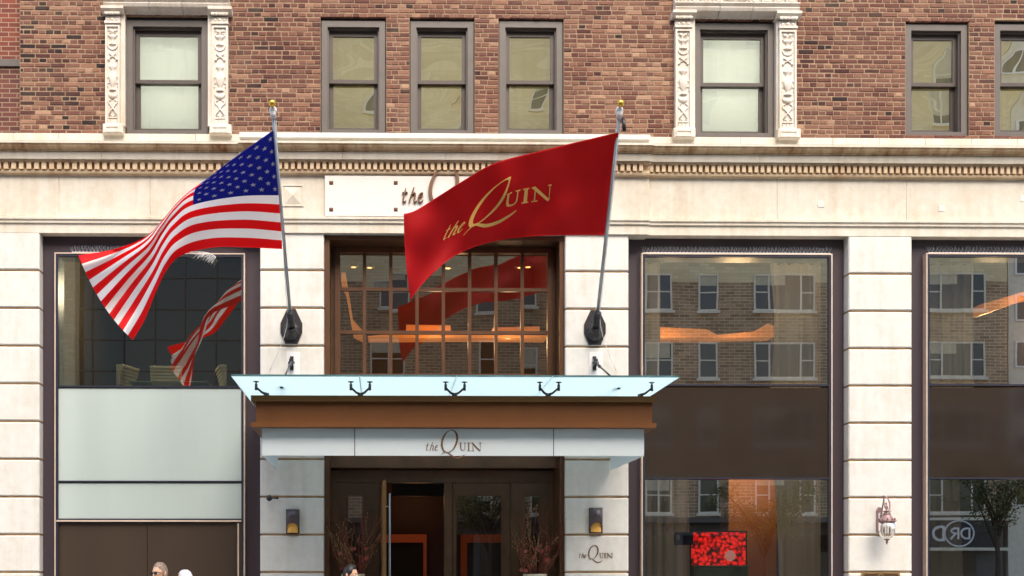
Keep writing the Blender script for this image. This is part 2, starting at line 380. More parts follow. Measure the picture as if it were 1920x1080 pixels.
# ---- upper windows (px of the outer frame at the wall face)
WINS = [(235, 391, 30, 254, 'a'), (601, 724, 31, 253, 'b'), (768, 890, 32, 254, 'b'), (935, 1057, 32, 254, 'b'), (1301, 1454, 36, 259, 'a'), (1698, 1817, 38, 257, 'b'), (1865, 1984, 38, 257, 'b'), (2150, 2300, 38, 257, 'b')]
holes = []
for x0, x1, y0, y1, k in WINS:
    xm = (x0+x1)/2
    holes.append((X(x0), X(x1), Z(y1, xm), Z(y0, xm)))
zb = Z(256)
# brickwork: every brick a little different, all in the one wall mesh
mb = MB(); bx0 = X(37); ch = (Z(0)-Z(248))/28.0; row = 0; z = zb
rb = random.Random(3)
def tone_at(x, z):
    t = rb.gauss(.54, .17)
    if rb.random() < .10: t -= .3
    if x < X(200): t += -.38 if rb.random() < (.5 if x < X(110) else .22) else .12
    t += .10*math.sin(x*1.7+1)*math.sin(z*2.3)+.05*math.sin(x*.6)
    if X(1060) < x < X(1260): t += .04
    return min(1, max(0, t))
while z < ztop:
    h = ch; segs = [(bx0, XR)]
    for (a, b_, c_, d_) in holes:
        if z+h*.5 > c_ and z+h*.5 < d_:
            ns = []
            for s0, s1 in segs:
                if b_ <= s0 or a >= s1: ns.append((s0, s1)); continue
                if a > s0: ns.append((s0, a))
                if b_ < s1: ns.append((b_, s1))
            segs = ns
    L = .2135 if row % 2 == 0 else .1068
    for s0, s1 in segs:
        x = s0 - (0 if s0 == bx0 else rb.random()*L*.5)
        if row % 2 and s0 == bx0: x = s0-L*.5
        while x < s1-.005:
            l = L*(1+rb.uniform(-.05, .05)); a = max(x, s0)+.005; b_ = min(x+l, s1)-.005
            if s1-(x+l) < .045: b_ = s1-.004; l = s1-x+.01
            if b_-a > .02:
                mb.tone = tone_at(a, z); jy = rb.uniform(-.003, .003); jz = rb.uniform(-.0015, .0015)
                mb.cham(a, b_, -.003+jy, .06, z+.0055+jz+rb.uniform(0, .002), z+h-.0055+jz-rb.uniform(0, .002), rb.uniform(.004, .009))
            x += l
    z += h; row += 1
mb.build('brickwork', 'brick', hotel)
# mortar bed and structure behind the bricks, with the window holes left open
mb = MB(); xs = sorted([bx0, XR]+[v for hh in holes for v in hh[:2]])
for i in range(len(xs)-1):
    a, b_ = xs[i], xs[i+1]; hh = [h_ for h_ in holes if abs(h_[0]-a) < 1e-6 and abs(h_[1]-b_) < 1e-6]
    if hh:
        mb.box(a, b_, .003, .35, zb-.4, hh[0][2]); mb.box(a, b_, .003, .35, hh[0][3], ztop+3)
    else: mb.box(a, b_, .003, .35, zb-.4, ztop+3)
mb.build('backing_wall', 'mortar', hotel)
# upper building body above the frame
mb = MB(); mb.box(X(37), XR, .002, 12, ztop+.01, ztop+6); mb.build('upper_wall', 'redbrick', hotel)
# side and back shell keeps the light out of the rooms
mb = MB(); mb.box(XL, XR, 6.0, 6.2, -.3, ztop+3); mb.box(XL-.2, XL, .4, 6.2, -.3, ztop+3); mb.box(XR, XR+.2, .0, 6.2, -.3, ztop+3)
mb.box(XL, XR, .38, 6.0, Z(268), Z(250)); mb.box(XL, XR, .4, 6.0, 3.55, 3.75); mb.box(XL, XR, .4, 6, ztop+.5, ztop+.7)
for p in (42, 548, 1117, 1649, 2181): mb.box(X(p)-.1, X(p)+.1, .45, 6, 3.75, Z(268)); mb.box(X(p)-.1, X(p)+.1, .9, 6, 0, 3.55)
for p in (500, 1180, 1600, 2050): mb.box(X(p)-.1, X(p)+.1, .38, 6, Z(250), ztop+.5)
mb.build('room_shell', 'room', hotel)

# ---- sash windows
def sash_window(i, x0, x1, y0, y1, kind):
    xm = (x0+x1)/2; wd = part('sash_window', hotel)
    ax, bx = X(x0), X(x1); az, bz = Z(y1, xm), Z(y0, xm); g = .012
    mb = MB(); f = .085
    mb.ringbox(ax+g, bx-g, az+g*.3, bz-.045, f, .035, .30); 
    mb.ringbox(ax+g+f, bx-g-f, az+f, bz-.045-f, .018, .075, .26)
    mb.build('frame', 'winframe', wd)
    mb = MB(); mb.box(ax, bx, .05, .3, bz-.045, bz); mb.build('head_shadow', 'darkfill', wd)  # dark strip painted in as the shadow under the window head
    zi0, zi1 = az+g*.3+f, bz-.045-f; zm = Z((y0+y1)/2+6.5, xm); xi0, xi1 = ax+g+f+.018, bx-g-f-.018; zi0 += .018; zi1 -= .018
    mb = MB(); mb.ringbox(xi0, xi1, zm-.005, zi1, .055, .13, .17, wt=.075, wb=.05); mb.build('upper_sash', 'sash', wd)
    mb = MB(); mb.ringbox(xi0, xi1, zi0, zm+.045, .058, .185, .225, wt=.05, wb=.06); mb.build('lower_sash', 'sash', wd)
    gm = 'g_up2' if kind == 'a' else 'g_up'
    for nm, (za, zc, yy) in (('upper_pane', (zm+.045, zi1-.075, .15)), ('lower_pane', (zi0+.06, zm-.005, .205))):
        mb = MB(); a, b_ = xi0+.05, xi1-.05; tx = rb.uniform(-.004, .004); tz = rb.uniform(-.003, .003)
        mb.add([(a, yy-tx-tz, za), (b_, yy+tx-tz, za), (b_, yy+tx+tz, zc), (a, yy-tx+tz, zc)], [(0, 1, 2, 3)]); mb.build(nm, gm, wd)
    # roller shade close behind the glass
    mb = MB(); n = 24; zs = zi0-.02
    vs = []; 
    for j in range(n+1):
        x = xi0+(xi1-xi0)*j/n; yy = .250+.006*math.sin(j*1.3+i)
        vs += [(x, yy, zs), (x, yy, zi1+.02), (x, yy+.003, zs), (x, yy+.003, zi1+.02)]
    fs = []
    for j in range(n): b4 = j*4; fs += [(b4, b4+4, b4+5, b4+1), (b4+2, b4+3, b4+7, b4+6)]
    mb.smooth = True; mb.add(vs, fs); mb.build('window_shade', 'shadecloth' if kind == 'a' else 'shadebuff', wd)
    l = bpy.data.lights.new('room_fill', 'POINT'); l.energy = 75 if kind == 'a' else 30; l.color = (1, .95, .85) if kind == 'a' else (1, .93, .7); l.shadow_soft_size = .5  # point light added behind the shade to brighten it
    o = bpy.data.objects.new('room_fill', l); S.collection.objects.link(o); o.location = ((xi0+xi1)/2, 1.7, zm+.2); o.parent = hotel
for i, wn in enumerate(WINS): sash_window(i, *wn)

# ---- carved terracotta surrounds
def surround(lx0, lx1, rx0, rx1, yt, scroll):
    sr = part('carved_surround', hotel); xm = (lx0+rx1)/2; zt = lambda py: Z(py, xm, -.1)
    px = 1/133.0
    def pil(a, b_):
        xa, xb = X(a, -.1), X(b_, -.1); xc = (xa+xb)/2; hw = (xb-xa)/2
        m_ = MB()
        zlo, zhi = zt(yt+220), zt(yt+31)
        m_.box(xa, xb, -.07, .05, zlo, zhi)                                   # shaft
        m_.ringbox(xa, xb, zlo, zhi-.02, hw*.22, -.095, -.07)                      # raised border
        m_.cham(xa-.03, xb+.05, -.12, .05, zt(yt+238), zlo, .012)              # pedestal
        m_.ringbox(xa, xb, zt(yt+236), zt(yt+224), .02, -.13, -.12)
        # capital
        m_.box(xa-.01, xb+.01, -.11, .05, zhi, zhi+.03); m_.box(xa, xb, -.085, .05, zhi+.03, zt(yt+17))
        for k in range(5): m_.ball((xa+hw*2*(k+.5)/5, -.12, zt(yt+15)+.01), hw*.19, 8, 1, .8, 1.25)
        for k in range(6): m_.ball((xa+hw*2*k/5, -.125, zt(yt+12)-.01), hw*.10, 6, 1, .8, 2)
        m_.ball((xc, -.09, zt(yt+24)), hw*.25, 8)
        for s_ in (-1, 1): m_.ball((xc+s_*hw*.6, -.09, zt(yt+24)), hw*.2, 8)
        m_.prism([(-.10, zt(yt+12)), (-.14, zt(yt+7)), (-.15, zt(yt+6)), (-.15, zt(yt+1)), (.05, zt(yt+1)), (.05, zt(yt+12))], xa-.05, xb+.06)
        # reliefs down the shaft
        H = (zhi-.02)-zlo
        zz = lambda t: zlo+H*t
        def arc(x, z_, r, a0, a1, rr=.008, sx=1):
            m_.tube([(x+sx*r*math.cos(R(a0+(a1-a0)*k/10)), -.075, z_+r*math.sin(R(a0+(a1-a0)*k/10))) for k in range(11)], rr, 6)
        for s_ in (-1, 1):
            m_.ball((xc+s_*hw*.3, -.075, zz(.945)), hw*.2, 8, 1, .8, 1); arc(xc+s_*hw*.35, zz(.94), hw*.28, 0, 300, .006, s_)
            arc(xc, zz(.80), hw*.62, -90, 0, .009, s_)                         # lyre
            m_.tube([(xc+s_*hw*.5, -.075, zz(.66)), (xc-s_*hw*.45, -.08, zz(.72))], .011, 6)
            m_.ball((xc+s_*hw*.52, -.078, zz(.655)), .018, 8)
            arc(xc+s_*hw*.5, zz(.40), hw*.3, -60, 170, .007, s_); arc(xc+s_*hw*.45, zz(.47), hw*.22, 0, 250, .006, s_)
            arc(xc+s_*hw*.3, zz(.225), hw*.30, -120, 100, .009, s_)
            m_.tube([(xc+s_*hw*.5, -.075, zz(.10)), (xc+s_*hw*.15, -.08, zz(.15)), (xc-s_*hw*.30, -.08, zz(.20))], .010, 6)
            arc(xc+s_*hw*.3, zz(.08), hw*.22, 30, 290, .007, s_)
        m_.lathe([(.012, 0), (hw*.52, .012), (hw*.42, .03), (hw*.15, .05), (hw*.3, .09), (hw*.5, .105), (hw*.58, .12), (hw*.58, .13)], (xc, -.07, zz(.80)), 14, .45)
        m_.box(xc-hw*.62, xc+hw*.62, -.088, -.07, zz(.895), zz(.905))
        m_.lathe([(hw*.5, 0), (hw*.3, .02), (hw*.12, .04), (hw*.2, .06), (hw*.45, .10), (hw*.55, .16), (hw*.55, .20), (hw*.30, .25), (hw*.18, .28), (hw*.45, .31), (hw*.55, .33), (hw*.5, .345)], (xc, -.07, zz(.345)), 16, .5)
        m_.box(xc-hw*.62, xc+hw*.62, -.086, -.07, zz(.30), zz(.312)); m_.box(xc-hw*.62, xc+hw*.62, -.086, -.07, zz(.065), zz(.075))
        for k in range(3): m_.box(xc+(k-1)*hw*.45-.02, xc+(k-1)*hw*.45+.02, -.09, -.07, zz(.012), zz(.05))
        m_.lathe([(hw*.2, 0), (hw*.5, .03), (hw*.62, .06), (hw*.4, .07)], (xc, -.07, zz(.255)), 12, .5)
        m_.build('pilaster', 'terracotta', sr)
        return xa, xb
    la, lb = pil(lx0, lx1); ra, rb_ = pil(rx0, rx1)
    for a, b_ in ((lb, X(WIN_OF[lx0][0])+.004), (X(WIN_OF[lx0][1])-.004, ra)): mb = MB(); mb.box(a+.001, b_, -.045, .2, zt(yt+220), zt(yt+5)+.02); mb.build('jamb_lining', 'terracotta', sr)
    mb = MB(); xa, xb = la-.04, rb_+.05
    z1 = zt(yt-2)                                                            # lintel with two joints
    cuts = [xa+.02, la+(rb_-la)*.36, la+(rb_-la)*.63, xb-.02]
    for k in range(3):
        q = (cuts[k]+.004, cuts[k+1]-.004)
        mb.prism([(.05, zt(yt+1)-.001), (-.13, zt(yt+1)-.001), (-.15, zt(yt-4)), (-.13, zt(yt-7)), (-.17, zt(yt-11)), (-.17, zt(yt-13)), (.05, zt(yt-13))], *q)
        q2 = (max(q[0], lb+.07), min(q[1], ra-.06))
        mb.prism([(.03, zt(yt+9)), (-.03, zt(yt+9)), (-.05, zt(yt+5)), (-.09, zt(yt+1)-.002), (.03, zt(yt+1)-.002)], *q2)
    mb.build('lintel', 'terracotta', sr)
    mb = MB(); za = zt(yt-13); hgt = .30; mb.box(la-.01, rb_+.01, -.10, .05, za, za+hgt)
    nn = 10
    for k in range(nn):
        x = la+(rb_-la)*(k+.5)/nn; 
        for s_ in (1, .55): mb.tube([(x+.068*s_*math.cos(R(a)), -.11-.01*(1-s_), za+.075+.068*s_*math.sin(R(a))) for a in range(-180, 200, 20)], .012, 6)
        mb.ball((x, -.11, za+.075), .018, 8)
        mb.tube([(x+.07, -.11, za+.02), (x+.08, -.11, za+.09), (x+.05, -.11, za+.17), (x-.02, -.11, za+.20)], .014, 6)
    xc = (la+rb_)/2
    for s_ in (-1, 1): mb.tube([(xc, -.13, za+.03), (xc+s_*.1, -.14, za+.05), (xc+s_*.16, -.14, za+.12), (xc+s_*.1, -.13, za+.2)], .022, 8)
    mb.build('scroll_frieze', 'terracotta', sr)
WIN_OF = {197: (235, 391), 1267: (1301, 1454)}
surround(197, 224, 397, 427, 13, 0)
surround(1267, 1297, 1462, 1494, 21, 8)

# ---- cornice, frieze and lintel band
SEGS = [(-60, 452, 0, 0, 14), (452, 1213, .09, -2.5, 11.75), (1213, 2420, 0, -1, 11.6)]
for (a, b_, o_, dy, pit) in SEGS:
    xa, xb = X(a), X(b_)
    zq = lambda py, y=0.0: Z(py+dy, 832, -abs(y)-o_)
    mb = MB()
    bc = zq(268, .03)
    n = int((xb-xa)/.62); e = [xa+(xb-xa)*k/n for k in range(n+1)]
    for k in range(n): mb.cham(e[k]+.002, e[k+1]-.002, -.03-o_, .0, bc, Z(255.5) if o_ == 0 else zq(258), .004)
    if o_: mb.box(xa, xb, -.20, 0, zq(267), zq(258))
    mb.build('base_course', 'stone' if o_ == 0 else 'pier', hotel)
    mb = MB(); n = max(2, int((xb-xa)/1.35)); e = [xa+(xb-xa)*k/n for k in range(n+1)]
    for k in range(n):
        P_ = [(-.30, 268), (-.30, 272), (-.285, 273.5), (-.27, 278), (-.235, 283), (-.215, 284), (-.215, 286.5), (-.20, 288), (-.185, 291), (-.175, 299), (-.17, 302), (-.10, 303.5)]
        q_ = [(y-o_, zq(py, y)) for y, py in P_]
        mb.cur = 1; mb.prism([(-.02, q_[1][1]), q_[1], q_[0], (-.02, q_[0][1]+.003)], e[k]+.0015, e[k+1]-.0015)
        mb.cur = 0; mb.prism([(.0, q_[6][1])]+q_[6:1:-1]+[(q_[1][0]+.004, q_[1][1]-.0015), (.0, q_[1][1]-.0015)], e[k]+.0015, e[k+1]-.0015)
        mb.cur = 1; mb.prism([(.0, q_[11][1])]+q_[11:7:-1]+[(q_[7][0], q_[6][1]-.012), (.0, q_[6][1]-.012)], e[k]+.0015, e[k+1]-.0015)
    mb.build('cornice', ['cornice', 'stone'], hotel)
    mb = MB(); mb.box(xa, xb, -.055-o_, 0, zq(331, .06), zq(303.5, .1)-.001)
    mb.prism([(-.05-o_, zq(330, .07)), (-.085-o_, zq(328, .08)), (-.095-o_, zq(324, .09)), (-.05-o_, zq(322, .06))], xa, xb)
    pw = pit/133.0; nd = int((xb-xa)/pw)
    for k in range(nd):
        x = xa+k*pw; jj = rb.uniform(-.002, .002)
        mb.box(x+.01+jj, x+pw*.69+jj, -.12-o_, -.054-o_, zq(321.5, .1), zq(308, .1))
    mb.box(xa, xb, -.123-o_, -.054-o_, zq(308, .1)+.0005, zq(304.5, .1))
    mb.build('dentil_band', 'dentil', hotel)
    mb = MB(); n = max(3, int((xb-xa)/1.55)); e = [xa+(xb-xa)*k/n for k in range(n+1)]
    for k in range(n): mb.cham(e[k]+.001, e[k+1]-.001, -.02-o_, .3, zq(409, .02), zq(330, .02), .004)
    mb.build('frieze', 'stone', hotel)
    mb = MB(); n = max(2, int((xb-xa)/2.0)); e = [xa+(xb-xa)*k/n for k in range(n+1)]
    for k in range(n):
        mb.prism([(.30, zq(440, .03)), (-.03-o_, zq(440, .03)), (-.03-o_, zq(423, .03)), (-.055-o_, zq(421, .05)), (-.055-o_, zq(417, .05)), (-.075-o_, zq(414, .07)), (-.075-o_, zq(410, .07)), (-.02-o_, zq(409, .02)), (.30, zq(409, .02))], e[k]+.001, e[k+1]-.001)
    mb.build('lintel_band', 'stone', hotel)
# raised pyramid block on the frieze and small patches
for xx in (549, 1117):
    c = W(xx, 367, -.11); mb = MB(); q = .13
    mb.add([(c.x-q, -.111, c.z-q), (c.x+q, -.111, c.z-q), (c.x+q, -.111, c.z+q), (c.x-q, -.111, c.z+q), (c.x, -.15, c.z)], [(0, 1, 4), (1, 2, 4), (2, 3, 4), (3, 0, 4)])
    mb.ringbox(c.x-q-.02, c.x+q+.02, c.z-q-.02, c.z+q+.02, .02, -.125, -.109); mb.build('pyramid_block', 'stone', hotel)
for xx, yy in ((1539, 383), (1765, 391), (1918, 372)):
    c = W(xx, yy, -.02); mb = MB(); mb.cham(c.x-.045, c.x+.045, -.026, -.01, c.z-.045, c.z+.045, .003); mb.build('stone_patch', 'pier', hotel)

# ---- rusticated piers
zj = [Z(440)-.0015]+[Z(511+70.25*k) for k in range(0, 9)]
hblk = zj[1]-zj[2]
while zj[-1] > .3: zj.append(zj[-1]-hblk)
zj.append(0)
for (a, b_, o_) in ((-44, 75, 0), (489, 608, .06), (1058, 1176, .06), (1590, 1708, 0), (2122, 2240, 0)):
    mb = MB(); xa, xb = X(a), X(b_)
    for k in range(len(zj)-1):
        top, bot = zj[k]-(.014 if k else 0), zj[k+1]+.014
        if top-bot < .1: continue
        mb.cham(xa, xb, -.03-o_, .28, bot, top, .014); 
    mb.cur = 1; mb.box(xa+.012, xb-.012, -.005-o_, .27, 0, zj[0]-.001)
    mb.build('stone_pier', ['pier', 'groove'], hotel)

# ---- storefront bays
def pane(name, m, parent, x0, x1, z0, z1, y, tilt=0):
    mb = MB(); mb.add([(x0, y, z0), (x1, y, z0), (x1, y+tilt, z1), (x0, y+tilt, z1)], [(0, 1, 2, 3)]); return mb.build(name, m, parent)
def bay(x0, x1, tx0, tx1, rows, ty, label):
    """rows: (kind, y_top, y_bottom)"""
    bp = part('storefront_bay', hotel); zt = Z(440)
    mb = MB(); FY = .14; PJ = .03
    a, b_ = X(x0)+.002, X(x1)-.002; ta, tb = X(tx0, PJ), X(tx1, PJ); ztt = Z(ty, (x0+x1)/2, PJ)
    mb.box(a, ta-.001, FY, .40, 0, zt); mb.box(tb+.001, b_, FY, .40, 0, zt); mb.box(ta-.001, tb+.001, FY, .40, ztt+.001, zt)
    mb.build('metal_surround', 'purple', bp)
    mb = MB(); mb.ringbox(ta, tb, .2, ztt, .016, PJ, FY+.2); mb.build('edge_trim', 'trim', bp)
    mb = MB(); mb.ringbox(ta+.016, tb-.016, .2, ztt-.016, .034, PJ+.008, FY+.2); xm = (x0+x1)/2
    for kind, yt_, yb in rows[:-1]: mb.box(ta+.05, tb-.05, PJ+.012, .15, Z(yb+1.5, xm, .04), Z(yb-1.8, xm, .04)+.0)
    mb.build('inner_frame', 'darktrim', bp)
    for kind, yt_, yb in rows:
        z1, z0 = Z(yt_, xm, .05), max(.23, Z(yb, xm, .05))
        if kind == 'g': pane('glass_pane', 'g_shop', bp, ta+.05, tb-.05, z0, z1, .065, rb.uniform(-.003, .003))
        if kind == 'd': pane('glass_pane', 'g_dark', bp, ta+.05, tb-.05, z0, z1, .065, .002)
        if kind == 'f': mb = MB(); mb.box(ta+.05, tb-.05, .06, .09, z0, z1); mb.build('frosted_pane', 'frosted', bp)
        if kind == 'p': mb = MB(); mb.box(ta+.05, tb-.05, .058, .09, z0, z1); mb.build('spandrel_panel', 'brownpanel', bp)
        if kind == 'b':
            mb = MB(); xs_ = X(276, .07); mb.box(ta+.05, xs_-.004, .075, .1, z0, z1); mb.box(xs_+.004, tb-.05-.09, .072, .1, z0, z1); mb.box(tb-.085-.05, tb-.05, .05, .1, z0, z1)
            mb.build('board_panel', 'brownmatt', bp)
            mb = MB(); mb.box(ta+.03, tb-.05, PJ-.01, .05, z1+.012, z1+.035); mb.box(tb-.105, tb-.085, .045, .1, z0, z1-.01); mb.build('panel_trim', 'trim', bp)
    return bp
bay(75, 489, 102, 459, [('d', 476, 725), ('f', 728.5, 903), ('f', 906, 974), ('b', 980, 1270)], 474, '')
bay(1177, 1589, 1203, 1561, [('g', 478, 722), ('p', 727, 897), ('g', 900, 1270)], 475, '')
bay(1710, 2121, 1737, 2095, [('g', 478, 722), ('p', 727, 897), ('g', 900, 1270)], 475, '')
for q in ((X(-60), X(-44)-.002), (X(2241), XR)): mb = MB(); mb.box(q[0], q[1], 0, .4, 0, Z(440)); mb.build('plain_wall', 'pier', hotel)

# ---- entrance: upper grid window
ew = part('grid_window', hotel)
ea, eb = X(608)+.002, X(1058)-.002; zt = Z(443)
mb = MB(); mb.box(ea, X(618), -.02, .55, 0, zt); mb.box(X(1049), eb, -.02, .55, 0, zt); mb.box(X(618), X(1049), -.015, .5, zt-.06, zt)
mb.build('entrance_jamb', 'bronze', hotel)
GY = .36; ga, gb = X(628, GY), X(1036, GY); gt, gbz = Z(465, 832, GY), Z(712, 832, GY)-.35
mb = MB(); mb.box(X(618)+.001, ga-.001, GY+.02, .6, gbz, zt-.061); mb.box(gb+.001, X(1049)-.001, GY+.02, .6, gbz, zt-.061); mb.box(ga, gb, GY+.02, .6, gt+.001, zt-.061)
mb.build('blank_surround', 'bronzedark', ew)
mb = MB(); mb.ringbox(ga, gb, gbz, gt, .075, GY-.03, GY+.08, wt=.075)
xs0 = [683.3+49.33*k for k in range(7)]
za_, zb_ = gbz+.075, gt-.075
for x in xs0: mb.box(X(x, GY)-.024, X(x, GY)+.024, GY-.01, GY+.05, za_, zb_)
for y in (543, 623.5, 704): 
    z_ = Z(y, 832, GY); mb.box(ga+.075, gb-.075, GY-.0085, GY+.045, z_-.024, z_+.024)
mb.build('muntin_grid', 'bronze', ew)
# each light of the grid is set a little differently, as in any real window
xe = [ga+.075]+[X(x, GY) for x in xs0]+[gb-.075]; ze = [zb_]+[Z(y, 832, GY) for y in (543, 623.5, 704)]+[za_]
for i in range(8):
    for j in range(4):
        tx, tz = rb.uniform(-.0012, .0012), rb.uniform(-.0012, .0012); mb = MB(); a, b_, c_, d_ = xe[i], xe[i+1], ze[j+1], ze[j]
        mb.add([(a, GY+.02-tx-tz, c_), (b_, GY+.02+tx-tz, c_), (b_, GY+.02+tx+tz, d_), (a, GY+.02-tx+tz, d_)], [(0, 1, 2, 3)]); mb.build('grid_pane', 'g_grid', ew)
# ---- entrance: doors below the canopy
DY = .55; zh = Z(905, 832, DY)
mb = MB(); mb.box(ea+.002, eb-.002, .30, .5, Z(877, 832, .3), gbz-.002); mb.box(X(618), X(1049), DY, DY+.15, zh, Z(877, 832, .3)-.02); mb.build('door_header', 'bronzedark', hotel)
mb = MB()
for a, b_ in ((618, 640), (693, 712), (833, 848), (957, 972), (1025, 1049)): mb.box(X(a, DY), X(b_, DY), DY+.01, DY+.12, 0, zh-.001)
mb.build('door_frame', 'bronzedark', hotel)
def leaf(name, a, b_, ga_, gb_, gt_, y, op=None):
    p = part(name, hotel); mb = MB(); x0, x1 = X(a, y), X(b_, y); z1 = zh-.004; g0, g1, gz = X(ga_, y), X(gb_, y), Z(gt_, 832, y)
    mb.box(x0, g0, y, y+.05, .01, z1); mb.box(g1, x1, y, y+.05, .01, z1); mb.box(g0, g1, y+.0006, y+.05, gz, z1); mb.box(g0, g1, y+.0006, y+.05, .01, .3)
    mb.ringbox(g0, g1, .3, gz, .02, y-.008, y)
    mb.build('stile_frame', 'bronzedark', p); pane('door_glass', 'g_grid', p, g0, g1, .3, gz, y+.02); return p
leaf('side_light', 640, 693, 650, 682, 927, DY+.02); leaf('side_light', 972, 1025, 982, 1013, 927, DY+.02)
dr = leaf('glass_door', 849, 956, 853, 942, 927, DY+.02)
# the open leaf stands out towards the street, seen on edge
p = part('glass_door', hotel); xo = X(723, .1); mb = MB()
mb.ringbox(-1.05, -.0, .01, zh-.05, .09, -.024, .024)
mw = Matrix.Translation((X(717, DY), DY, 0)) @ Matrix.Rotation(R(91.5), 4, 'Z')
for q in range(len(mb.v)): mb.v[q] = mw @ mb.v[q]
mb.build('stile_frame', 'doorlit', p)
mb = MB(); mb.add([mw @ Vector(v) for v in ((-.97, 0, .1), (-.08, 0, .1), (-.08, 0, zh-.14), (-.97, 0, zh-.14))], [(0, 1, 2, 3)]); mb.build('door_glass', 'g_grid', p)
hp = [mw @ Vector((-.93, s_, z_)) for s_, z_ in ((-.075, .4), (-.075, zh-.22))]
mb = MB(); mb.tube(hp, .014, 8); 
for z_ in (.5, zh-.4): mb.tube([mw @ Vector((-.93, -.075, z_)), mw @ Vector((-.93, 0, z_))], .009, 6)
mb.build('door_handle', 'steel', p)
# ---- lobby beyond the doors
mb = MB(); mb.box(X(618), X(1049), 3.2, 3.3, 0, 3.5); mb.build('lobby_wall', 'redwood', hotel)
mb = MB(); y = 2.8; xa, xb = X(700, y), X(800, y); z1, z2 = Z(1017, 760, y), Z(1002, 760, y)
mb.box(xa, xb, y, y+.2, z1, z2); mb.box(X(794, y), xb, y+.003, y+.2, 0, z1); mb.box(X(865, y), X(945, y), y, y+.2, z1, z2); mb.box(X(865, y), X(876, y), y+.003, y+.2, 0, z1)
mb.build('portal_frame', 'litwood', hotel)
for q in ((xa, X(794, y)), (X(876, y), X(945, y))): mb = MB(); mb.box(q[0], q[1], y+.1, y+.18, 0, z1-.001); mb.build('dark_opening', 'darkfill', hotel)
mb = MB(); mb.box(X(735, 1.6), X(832, 1.6), 1.6, 1.7, Z(930, 780, 1.6), 3.5); mb.build('dark_transom', 'darkfill', hotel)
# ---- ceiling coves and downlights upstairs
def cove(pts, yd, th=.10, dep=.35):
    mb = MB()
    for (a, b_) in zip(pts[:-1], pts[1:]):
        p0, p1 = W(a[0], a[1], yd), W(b_[0], b_[1], yd); q0, q1 = W(a[0], a[2], yd), W(b_[0], b_[2], yd)
        vs = [p0, p1, q1, q0]; mb.add([tuple(v) for v in vs]+[(v.x, v.y+dep, v.z) for v in vs], [(0, 1, 2, 3), (7, 6, 5, 4), (0, 4, 5, 1), (1, 5, 6, 2), (2, 6, 7, 3), (3, 7, 4, 0)])
    mb.build('cove_light', 'warmglow', hotel)
    for (a, b_) in zip(pts[:-1], pts[1:]):
        if b_[0]-a[0] > 60 or len(pts) < 3: p_ = W((a[0]+b_[0])/2+rb.uniform(-25, 25), (a[1]+a[2])/2+16, yd-.30); l = bpy.data.lights.new('cove_lamp', 'POINT'); l.energy = 3.5; l.color = (1, .70, .42); l.shadow_soft_size = .05; o = bpy.data.objects.new('cove_lamp', l); S.collection.objects.link(o); o.location = p_; o.parent = hotel
cove([(640, 511, 530), (648, 511, 545), (662, 600, 625), (680, 620, 634)], 2.0)
cove([(690, 630, 634), (732, 626, 634), (860, 627, 633), (1025, 626, 634)], 2.2)
cove([(762, 609, 620), (845, 610, 620)], 2.6); cove([(925, 614, 621), (1012, 612, 621)], 2.6)
cove([(1206, 612, 634), (1325, 617, 634), (1345, 628, 634), (1415, 621, 632), (1440, 606, 632), (1452, 612, 631)], 2.2)
cove([(1795, 605, 612), (1840, 570, 590), (1870, 562, 580), (1925, 545, 560), (2000, 530, 545)], 2.2)
def room_fill(px, y, z, e, col=(1, .62, .30), rad=.25):  # added point lights that fill the rooms; no fittings stand there
    l = bpy.data.lights.new('room_fill', 'POINT'); l.energy = e; l.color = col; l.shadow_soft_size = rad
    o = bpy.data.objects.new('room_fill', l); S.collection.objects.link(o); o.location = (X(px, y), y, z); o.parent = hotel; return o
room_fill(830, 3.5, 5.6, 45); room_fill(1380, 3.2, 5.6, 45); room_fill(1850, 3.2, 5.6, 30); room_fill(280, 2.2, 6.0, 45, (1, .85, .6))  # the last one is added to brighten the chairs
room_fill(1420, 2.4, 3.2, 16, (1, .76, .5)); room_fill(1900, 2.5, 3.0, 8); room_fill(780, 1.9, 2.8, 2, (1, .45, .15))
for x, y in ((663, 501), (693, 502), (835, 502), (840, 503), (990, 501), (975, 502)):
    c = W(x, y, 1.5); mb = MB(); mb.lathe([(.06, 0), (.075, .01), (.075, .03)], (c.x, c.y, c.z), 14); mb.cur = 1; mb.lathe([(.035, -.004), (.04, 0)], (c.x, c.y, c.z), 12); mb.build('downlight', ['bronzedark', 'downlight'], hotel)
mb = MB(); y = 3.2; mb.box(X(1366, y), X(1456, y), y, y+.5, 0, 3.54); mb.build('orange_column', 'orangewall', hotel)

# ================================================================== NEIGHBOURING WALL AT THE LEFT EDGE
nb = thing('neighbouring_building', 'redder brick wall with a grey ledge, set back at the left edge above the cornice', 'building', (X(0), .12, 0))
mb = MB(); mb.box(X(-420), X(37)-.004, .12, .5, Z(120, 20), ztop+6); mb.build('brick_wall', 'redbrick', nb)
mb = MB(); mb.box(X(-420), X(37)-.004, .10, .5, Z(250), Z(120, 20)-.001); mb.build('lower_brick_wall', 'dullbrick', nb)
mb = MB(); mb.cham(X(-420), X(36.5), .07, .13, Z(126, 20, .1), Z(112, 20, .1), .006); mb.build('stone_ledge', 'winframe', nb)
mb = MB(); mb.box(X(-420), XL-.002, 0, .5, 0, Z(250)-.002); mb.build('stone_base', 'pier', nb)

